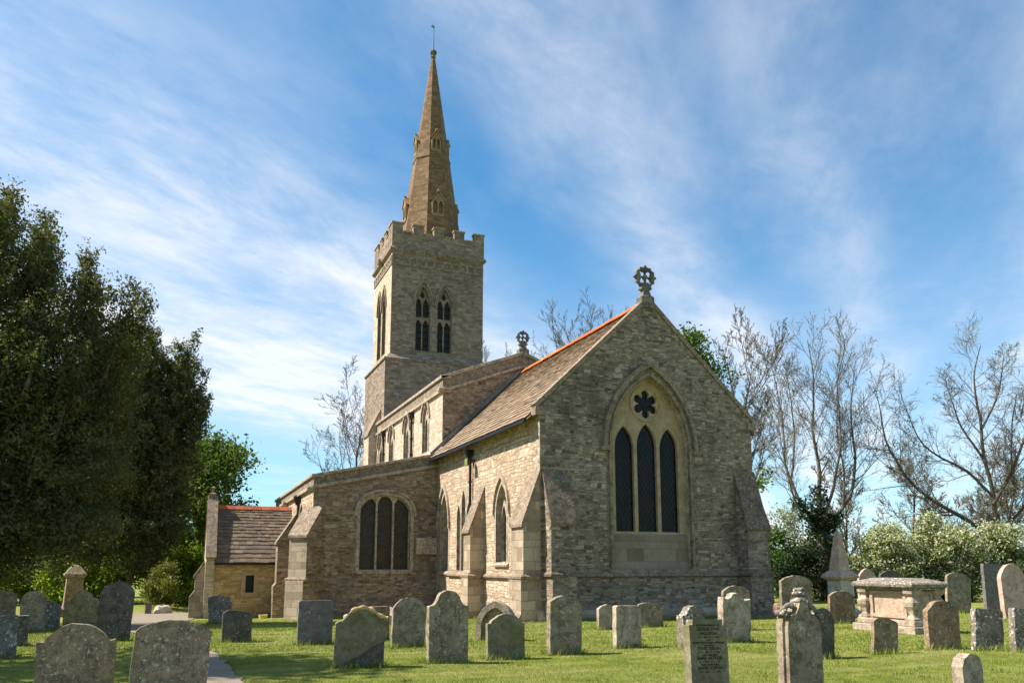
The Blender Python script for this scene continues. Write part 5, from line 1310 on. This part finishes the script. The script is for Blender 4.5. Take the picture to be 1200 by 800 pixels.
def blob_points(rg, n, lobes, shell=.55):
    """points in a union of lumpy ellipsoids, mostly near their skins"""
    out = []
    for (c, rad, wgt) in lobes:
        m = int(n * wgt); d = rg.normal(0, 1, (m, 3)); d /= np.linalg.norm(d, axis=1, keepdims=True)
        q = 1 + .16 * np.sin(5 * d[:, 0] + 3 * c[0]) + .14 * np.sin(6 * d[:, 1] + 2 * c[1] + 4 * d[:, 2])
        rr = (1 - shell * rg.uniform(0, 1, m) ** 2) * q
        out.append(np.array(c) + d * rr[:, None] * np.array(rad))
    return np.concatenate(out)
def lobes_of(rg, Wd, Dp, z0, z1, n, lr=(.26, .46)):
    L = []
    for _ in range(n):
        a = rg.uniform(0, 6.28); k = math.sqrt(rg.uniform(0, 1)); z = rg.uniform(z0, z1); tz = (z - z0) / (z1 - z0 + 1e-6)
        f = math.sqrt(max(.08, 1 - (2 * tz - .85) ** 2 * .75)); rad = rg.uniform(*lr) * min(Wd, Dp) * .9
        L.append(((RIGHT.x * k * f * Wd * .62 * math.cos(a) - HEAD.x * k * f * Dp * .62 * math.sin(a), RIGHT.y * k * f * Wd * .62 * math.cos(a) - HEAD.y * k * f * Dp * .62 * math.sin(a), z), (rad, rad, rad * .85), 1 / n))
    return L
def leafy(name, label, cat, loc, Wd, Dp, z0, z1, seed, mat, n=420, per=16, size=.16, spread=.22, lobes=16, lr=(.26, .46), trunk=True, bark='bark_brown', group=None, shell=.7, tr=.16, second=None):
    o = plant(name, label, cat, loc, group); rg = np.random.default_rng(seed)
    Ls = lobes_of(rg, Wd, Dp, z0, z1, lobes, lr); pts = blob_points(rg, n, Ls, shell); pts = pts[pts[:, 2] > max(.12, z0 * .6)]
    leaves('crown', pts, per, spread, size, mat, o, seed)
    if second:
        pr = .5 + .5 * np.sin(pts[:, 0] * 3.1 + 1.7 * np.sin(pts[:, 2] * 2.9 + seed)) * np.cos(pts[:, 1] * 2.7 + seed) + .18 * (pts[:, 2] - 2.5)
        leaves('blossom', pts[pr + rg.normal(0, .22, len(pts)) > second[2]] * 1.02, second[3], spread, second[1], second[0], o, seed + 9, .95)
    if trunk:
        T = Tree(seed); P = dict(BARE); zt = z0 + (z1 - z0) * .35
        T.path([np.array((0, 0, -.2)), np.array((.06, .03, zt * .5)), np.array((0, .1, zt))], tr, tr * .7, 0, P)
        for (c, rad, wt) in Ls[:10]:
            a = np.array((0, .1, zt * rg.uniform(.5, 1))); b = np.array(c); T.path([a, a * .5 + b * .5 + np.array((0, 0, .25)), b], tr * .5, .02, 1, P)
        T.trunk.mesh('trunk', bark, o, 7)
    return o

# hawthorns in blossom, far right
haws = [(-15.1, 29.6, 2.5, 4.5, 'blossoming hawthorn nearest the obelisk'), (-14.6, 33.6, 2.7, 5.3, 'blossoming hawthorn behind the chest tomb, tallest of the white ones'), (-13.0, 37.6, 2.6, 4.6, 'blossoming hawthorn behind the tall slate rectangle and ash trunk'), (-10.6, 41.0, 2.6, 4.4, 'blossoming hawthorn at the picture edge'), (-16.8, 32.0, 2.3, 4.3, 'greener hawthorn standing behind the white one nearest the obelisk'), (-15.9, 36.2, 2.4, 4.7, 'greener hawthorn filling in behind the two taller white ones')]
for i, (x, y, wd, h, lb) in enumerate(haws):
    leafy('hawthorn', lb, 'tree', (x, y), wd * 1.3, 2.6, .6, h - .2, 41 + i, 'haw', 900, 14, .15, .22, 40, lr=(.14, .36), second=('blossom', .12, .42 if i < 4 else .8, 14), group='white hawthorns along the churchyard edge')
for i, (x, y, wd, h, lb) in enumerate([(-12.4, 31.9, 1.9, 1.6, 'dark glossy bush below the hawthorns, behind the chest tomb'), (-13.7, 26.9, 1.7, 1.7, 'dark bush between the obelisk and the ivy clad trunk'), (-11.0, 35.6, 1.9, 1.5, 'dark low bush behind the leaning grey headstone')]):
    leafy('bush', lb, 'bush', (x, y), wd, 1.4, .2, h, 51 + i, 'deep', 300, 14, .15, .18, 9, trunk=False, group='dark bushes along the churchyard edge')
leafy('bush', 'tall green bush right beside the gable buttress', 'bush', (-25.6, 30.0), 3.2, 2.6, .4, 4.6, 55, 'mid', 420, 15, .22, .26, 14, trunk=False)
leafy('bush', 'dark green bush left of the ivy clad trunk', 'bush', (-20.5, 28.0), 2.4, 2.2, .3, 3.0, 56, 'deep', 420, 15, .2, .22, 12, trunk=False)
leafy('bush', 'green bush close behind the ivy clad trunk', 'bush', (-24.5, 34.5), 3.2, 2.4, .4, 3.9, 57, 'mid', 420, 15, .2, .24, 12, trunk=False)
leafy('willow', 'pale grey green tree far off beside the gable', 'tree', (-46.0, 49.5), 4.6, 3.5, 2, 8.0, 58, 'pale', 420, 12, .26, .4, 14)
leafy('sycamore', 'leafy tree whose green tip shows above the gable slope', 'tree', (-21.0, 20.3), 3.0, 3.0, 6, 17.3, 59, 'lime', 760, 15, .24, .30, 26, tr=.3)
# low spreading sycamore branch beside the gable
o = plant('sycamore', 'small leafy tree reaching out from behind the gable buttress', 'tree', (-13.3, 16.9)); rg = np.random.default_rng(60)
T = Tree(60); P = dict(BARE)
T.path([np.array((0, 0, -.2)), np.array((0, .1, 2.4)), np.array((.2, .4, 4.6)), np.array((.4, .8, 6.2))], .16, .05, 0, P)
cs = []
for k in range(15):
    z = rg.uniform(2.6, 6.6); a = np.array((0.1, .2, z - .6)); b = np.array((rg.uniform(-1.2, 1.2), rg.uniform(.2, 2.3), z + rg.uniform(0, .7)))
    if z < 5: b[1] *= .6
    T.path([a, (a + b) / 2 + np.array((0, 0, .15)), b], .04, .012, 1, P); cs += [a + (b - a) * t_ for t_ in (.5, .7, .85, 1)]
T.trunk.mesh('trunk', 'bark_brown', o, 6); leaves('crown', cs, 24, .24, .17, 'lime', o, 61, .8)

# trees at the left: lime behind, shrubs, understory
leafy('lime_tree', 'bright green broadleaf tree between the dark yew and the porch', 'tree', (-33.8, -9.4), 5.3, 4.5, 2.6, 11.2, 62, 'lime', 1250, 15, .27, .34, 34, tr=.22)
leafy('shrub', 'yellow green rounded shrub beside the porch gable', 'shrub', (-21.5, -10.75), 1.25, 1.2, .35, 2.0, 63, 'olive', 420, 16, .12, .15, 12, trunk=False)
us = [(-33.3, -16.0, 2.8, 4.6, 'fresh', 'sunlit green bush behind the pedestal monument'), (-37.9, -13.9, 3.2, 5.4, 'fresh', 'sunlit green bush between the monument and the lime trunk'), (-40.5, -10.4, 3.0, 4.8, 'mid', 'green bush behind the yellow green shrub'), (-36.4, -19.0, 2.8, 4.0, 'fresh', 'sunlit green bush left of the pedestal monument'), (-34.0, -22.5, 2.6, 3.2, 'mid', 'low green bush far left beneath the yew'), (-45.0, -17.0, 4.0, 7.0, 'mid', 'taller green bush behind the sunlit ones'), (-46.0, -8.0, 4.0, 6.0, 'mid', 'tall green bush behind the porch'), (-29.6, -9.6, 1.7, 3.0, 'fresh', 'fresh green bush just behind the yellow green shrub'), (-34.1, -12.6, 2.4, 4.2, 'fresh', 'fresh green bush directly behind the leaning slim trunk')]
for i, (x, y, wd, h, mt, lb) in enumerate(us):
    leafy('bush', lb, 'bush', (x, y), wd * 1.25, 2.4, .3, h, 70 + i, mt, 760, 14, .22, .26, 14, trunk=False, group='green bushes beyond the yews')
# slim trunks seen below the yew boughs
for i, (x, y, h, lb) in enumerate([(-29.8, -11.9, 6.5, 'slim dark leaning trunk with sparse leaves below the yew, left of the shrub')]):
    o = plant('young_tree', lb, 'tree', (x, y)); T = Tree(80 + i)
    T.path([np.array((.1, .45, -.2)), np.array((0, .1, 1.6)), np.array((0, -.35, 3.2)), np.array((.1, -.6, h))], .17, .07, 0, dict(BARE))
    for k in range(8):
        z = 2.2 + k * .5; T.path([np.array((0, -.2 - .05 * k, z)), np.array((.3 * (-1) ** k, -.2 + .9 * (-1) ** (k // 2), z + .9))], .045, .015, 1, dict(BARE))
    T.trunk.mesh('trunk', 'bark_brown', o, 8); leaves('crown', np.array([(.3 * (-1) ** k, -.2 + .9 * (-1) ** (k // 2), 3.1 + k * .5) for k in range(8)]), 40, .4, .2, 'mid', o, 81)

def yew(loc, leaders, body, seed, label, trunk_pts, per=20, size=.125, tr=.55):
    """leaders: (sideways, depth, tip height, foot radius, foot height, lean)"""
    o = plant('yew', label, 'tree', loc, 'dark churchyard yews'); rg = np.random.default_rng(seed); A = []; Bc = []; F = []
    T = Tree(seed); P = dict(BARE)
    rt, hd = np.array(RIGHT), np.array(HEAD)
    extra = []
    for (a, dp, zt, rad, zl, lean) in leaders:
        for _ in range(2):
            q_ = rg.uniform(0, 6.28); zz_ = zt - rg.uniform(-.1, 2.6)
            extra.append((a + rad * .9 * math.cos(q_), dp + rad * .9 * math.sin(q_), zz_, rg.uniform(.22, .40), zz_ - rg.uniform(1.6, 2.6), rg.uniform(.0, .45) * (1 if math.cos(q_) > -.3 else -1)))
    for (a, dp, zt, rad, zl, lean) in list(leaders) + extra:
        n = int(34 * (zt - zl) * max(.6, rad)); t = rg.uniform(0, 1, n) ** .85
        rr = rad * .98 * (1 - t) ** .9 + .06; q = rg.uniform(0, 6.28, n); k = np.sqrt(rg.uniform(.05, 1, n)) * rr
        z = zl + (zt - zl) * t + rg.normal(0, .12, n)
        ox = rt[None] * np.cos(q)[:, None] - hd[None] * np.sin(q)[:, None]
        c = rt[None] * (a + lean * t ** 1.5 + k * np.cos(q))[:, None] - hd[None] * (dp + k * np.sin(q))[:, None]; c[:, 2] = z + .45 * k
        A.append(c[::2])
        sel = (k > .6 * rr) & (rg.uniform(0, 1, n) < .6)
        for f_ in (.12, .26, .40, .54): F.append(c[sel] + ox[sel] * f_ * .6 + np.array((0, 0, 1.)) * f_ * .8)
        base = rt * a * .4 - hd * dp * .4; p0 = base + np.array((0, 0, max(1., zl - 1))); p1 = rt * (a + lean) - hd * dp + np.array((0, 0, zt - .1))
        pm = rt * a - hd * dp + np.array((0, 0, zl + (zt - zl) * .35))
        T.path([p0, pm, p1], .13, .012, 1, P)
    for (a, dp, z, ra_, rz_, n) in body:
        d = rg.normal(0, 1, (n, 3)); d /= np.linalg.norm(d, axis=1, keepdims=True); k = (1 - .55 * rg.uniform(0, 1, n) ** 1.6) * (1 + .15 * np.sin(4 * d[:, 0] + a) + .15 * np.sin(5 * d[:, 2] + dp))
        c = rt[None] * a - hd[None] * dp + d * k[:, None] * np.array((ra_, ra_, rz_)); c[:, 2] += z; Bc.append(c)
        od = d.copy(); od[:, 2] = np.minimum(od[:, 2], .1) - .25; sel = (k > .75) & (rg.uniform(0, 1, n) < .6)
        for f_ in (.16, .32, .48, .62): F.append(c[sel] + od[sel] * f_)
    A = np.concatenate(A); Bc = np.concatenate(Bc)
    F = np.concatenate(F); F = F[F[:, 2] > 1.2]
    leaves('crown', F, max(6, per // 3), .075, size * .95, 'yew_grey', o, seed + 3, .45)
    A = A[A[:, 2] > 1.5]; Bc = Bc[Bc[:, 2] > 1.4 + .5 * np.sin(Bc[:, 0] * 1.7 + Bc[:, 1] * 2.3)[:]]
    leaves('crown', A, per, .15, size, 'yew', o, seed, .45, up=.2)
    leaves('crown', Bc, per + 3, .20, size * 1.05, 'yew_grey', o, seed + 1, .42, droop=.45)
    T.path([np.array(p) for p in trunk_pts], tr, tr * .5, 0, P)
    T.trunk.mesh('trunk', 'bark_brown', o, 9)
    return o
sc_ = .0284
def tip(px, ty): return (px + 25) * sc_ - .4 * max(0, (px - 15) / 150), 1.75 + (662 - ty) * sc_ * .985
ld = []
rgy = random.Random(77)
for px, ty, dp, rad in [(-70, 195, 0, 1.3), (-45, 190, 1.2, 1.3), (-22, 190, -1, 1.3), (3, 200, .3, 1.2), (22, 235, 1.6, 1.0), (40, 244, -.6, .95), (62, 262, 1.0, .95), (74, 252, -1.4, .85), (92, 300, 1.6, .9), (108, 292, 0, .8), (128, 300, -1.0, .8), (116, 335, 2.2, .9), (142, 345, 1.2, .8), (155, 322, -.6, .75), (60, 330, 2.6, 1.1), (20, 300, 3, 1.2), (-30, 280, 3.2, 1.3), (90, 380, 3.2, 1.1), (40, 400, 3.8, 1.2), (-10, 380, 4, 1.3), (168, 388, .4, .8), (140, 420, 2.3, .9), (-90, 240, 0, 1.4)]:
    a, zt = tip(px, ty); ld.append((a, dp, zt, rad, zt * .36 + 1.0, rgy.uniform(-.1, .25) + .55 * max(0, (px - 15) / 150)))
body = [(0, 0, 5.6, 4.2, 3.4, 640), (1.5, 2.6, 4.6, 2.6, 2.6, 420), (3.4, 1.0, 5.0, 2.2, 2.6, 380), (-2, 2.5, 5.0, 2.8, 2.6, 300), (.6, 4.2, 4.2, 1.9, 1.9, 300), (2.7, 3.2, 3.8, 1.5, 1.6, 220), (4.3, .2, 5.0, 1.3, 1.6, 170), (2.0, 1, 7, 2.4, 2.2, 260), (-1, 3, 3.2, 2.6, 1.4, 300), (.9, -1.2, 2.6, 1.0, 1.0, 160), (.2, 0, 2.5, 1.2, 1.2, 200), (1.6, 3.4, 3.0, 1.8, 1.2, 240), (3.6, 1.5, 3.4, 1.9, 1.3, 260)]
yew((-8.7, -17.2), ld, body, 90, 'great dark yew with many upright spires filling the picture edge', [(0, 0, -.3), (.1, .1, 1.5), (0, 0, 3.5), (.1, .2, 8)])
ld = []; k2 = .0484
for px, ty, dp, rad in [(150, 372, 0, 1.3), (162, 385, 0, 1.4), (176, 380, -1, 1.2), (190, 400, .8, 1.3), (206, 425, 0, 1.2), (214, 414, -1.5, .9), (222, 438, .6, .8), (140, 410, 1.4, 1.5), (200, 470, 1.6, 1.4), (218, 500, 1.2, .9), (125, 420, 1.6, 1.5), (180, 470, 2.2, 1.4), (110, 420, 1.8, 1.4)]:
    ld.append(((px - 185) * k2, dp, 1.9 + (662 - ty) * k2 * 1.03, rad, 5.2, .15))
for px, ty, lean in [(220, 393, .95), (212, 405, .6), (236, 440, .8), (244, 470, .6)]: ld.append(((px - 185) * k2, .3, 1.9 + (662 - ty) * k2 * 1.03, .42, 8.0, lean))
body = [(0, 0, 7.0, 2.6, 3.6, 620), (-2.2, .6, 6.2, 2.4, 3.2, 480), (.7, .6, 5.0, 1.6, 2.1, 260), (-3.9, 0, 6.8, 2.6, 3.6, 420), (-.8, .2, 4.0, 3.0, 1.7, 420), (-3.6, .5, 4.0, 2.4, 1.6, 300), (1.0, -.2, 6.6, 1.0, 1.8, 110)]
yew((-27.0, -12.6), ld, body, 95, 'second dark yew behind the great one, nearer the porch', [(.1, -.5, -.3), (.1, -.2, 1.5), (0, .1, 3.5), (.1, .2, 9)], per=18, size=.16, tr=.2)
# a tree standing just outside the picture, whose shade falls over the path
leafy('lime_tree', 'tall tree outside the picture shading the path and lawn', 'tree', (5.2, -18.2), 3.6, 3.4, 5.5, 12.5, 97, 'mid', 620, 13, .24, .34, 22, tr=.25)

# ------------------------------------------------------------------ grass blades
r = np.random.default_rng(5)
def in_path(x, y):
    ok = np.zeros(len(x), bool)
    for (ax_, ay_, aw_), (bx_, by_, bw_) in zip(pl[:-1], pl[1:]):
        d = np.array((bx_ - ax_, by_ - ay_)); L2_ = (d ** 2).sum(); t_ = np.clip(((x - ax_) * d[0] + (y - ay_) * d[1]) / L2_, 0, 1)
        ok |= np.hypot(x - ax_ - t_ * d[0], y - ay_ - t_ * d[1]) < aw_ + (bw_ - aw_) * t_ - .02
    return ok
def blades(x, y, hmin, hmax, wd, seed):
    r = np.random.default_rng(seed); keep = ~in_path(x, y) & ~((x < .2) & (x > -29.5) & (y > -.1) & (y < 8.2)) & ~((x < -11) & (y > -5.35) & (y < 8.2)); x, y = x[keep], y[keep]; n = len(x)
    z = gz(x, y); a = r.uniform(0, 6.28, n); h = r.uniform(hmin, hmax, n); w_ = wd * r.uniform(.7, 1.3, n); ln = h * r.uniform(.1, .9, n); b_ = r.uniform(0, 6.28, n)
    v = np.stack([np.stack([x - w_ * np.cos(a), y - w_ * np.sin(a), z - .01], -1), np.stack([x + w_ * np.cos(a), y + w_ * np.sin(a), z - .01], -1), np.stack([x + ln * np.cos(b_), y + ln * np.sin(b_), z + h], -1)], 1)
    return v.reshape(-1, 3)
parts_v = []
# lawn, denser nearer the camera (distance d, bearing along the view)
n = 330000; d = 9.0 * np.exp(r.uniform(0, 1, n) * math.log(34 / 9.0)); lat = r.uniform(-.72, .72, n) * d
x = CAM.x + HEAD.x * d + RIGHT.x * lat; y = CAM.y + HEAD.y * d + RIGHT.y * lat
sz = np.clip(d / 12, .8, 2.4)
near = d < 16
parts_v.append(blades(x[near], y[near], .012, .034, .006, 6)); parts_v.append(blades(x[~near], y[~near], .018, .04, .011, 7))
# unmown tufts round the stones
tx, ty = [], []
for (sx, sy, sw, o) in STONES:
    m = int(420 * sw); ang = o.rotation_euler.z
    u = r.uniform(-sw / 2 - .08, sw / 2 + .08, m); k = r.choice([-1, 1], m) * (.07 + np.abs(r.normal(0, .07, m)))
    tx.append(sx + k * math.cos(ang) - u * math.sin(ang)); ty.append(sy + k * math.sin(ang) + u * math.cos(ang))
for (ax_, ay_, bx_, by_) in [(.22, 0, .22, 8), (-11, -.25, 0, -.25), (-10.85, -5.3, -10.85, -.3), (-16.3, -8.6, -16.3, -5.3), (-15.3, -5.5, -11, -5.6)]:
    m = int(230 * math.dist((ax_, ay_), (bx_, by_))); t_ = r.uniform(0, 1, m)
    tx.append(ax_ + (bx_ - ax_) * t_ + np.abs(r.normal(0, .14, m)) + .05); ty.append(ay_ + (by_ - ay_) * t_ - (np.abs(r.normal(0, .14, m)) if ay_ == by_ else 0))
parts_v.append(blades(np.concatenate(tx), np.concatenate(ty), .05, .17, .008, 8))
# scattered taller clumps
cxs = r.uniform(0, 1, 60); dd_ = 11 + 16 * cxs; lt = r.uniform(-.6, .6, 60) * dd_
ccx, ccy = CAM.x + HEAD.x * dd_ + RIGHT.x * lt, CAM.y + HEAD.y * dd_ + RIGHT.y * lt
parts_v.append(blades(np.repeat(ccx, 70) + r.normal(0, .13, 4200), np.repeat(ccy, 70) + r.normal(0, .13, 4200), .04, .12, .007, 9))
v = np.concatenate(parts_v)
tag(np_mesh('grass', v, np.arange(len(v)).reshape(-1, 3), M['blade']), 'short mown grass with longer tufts round the stones', 'grass', kind='stuff')
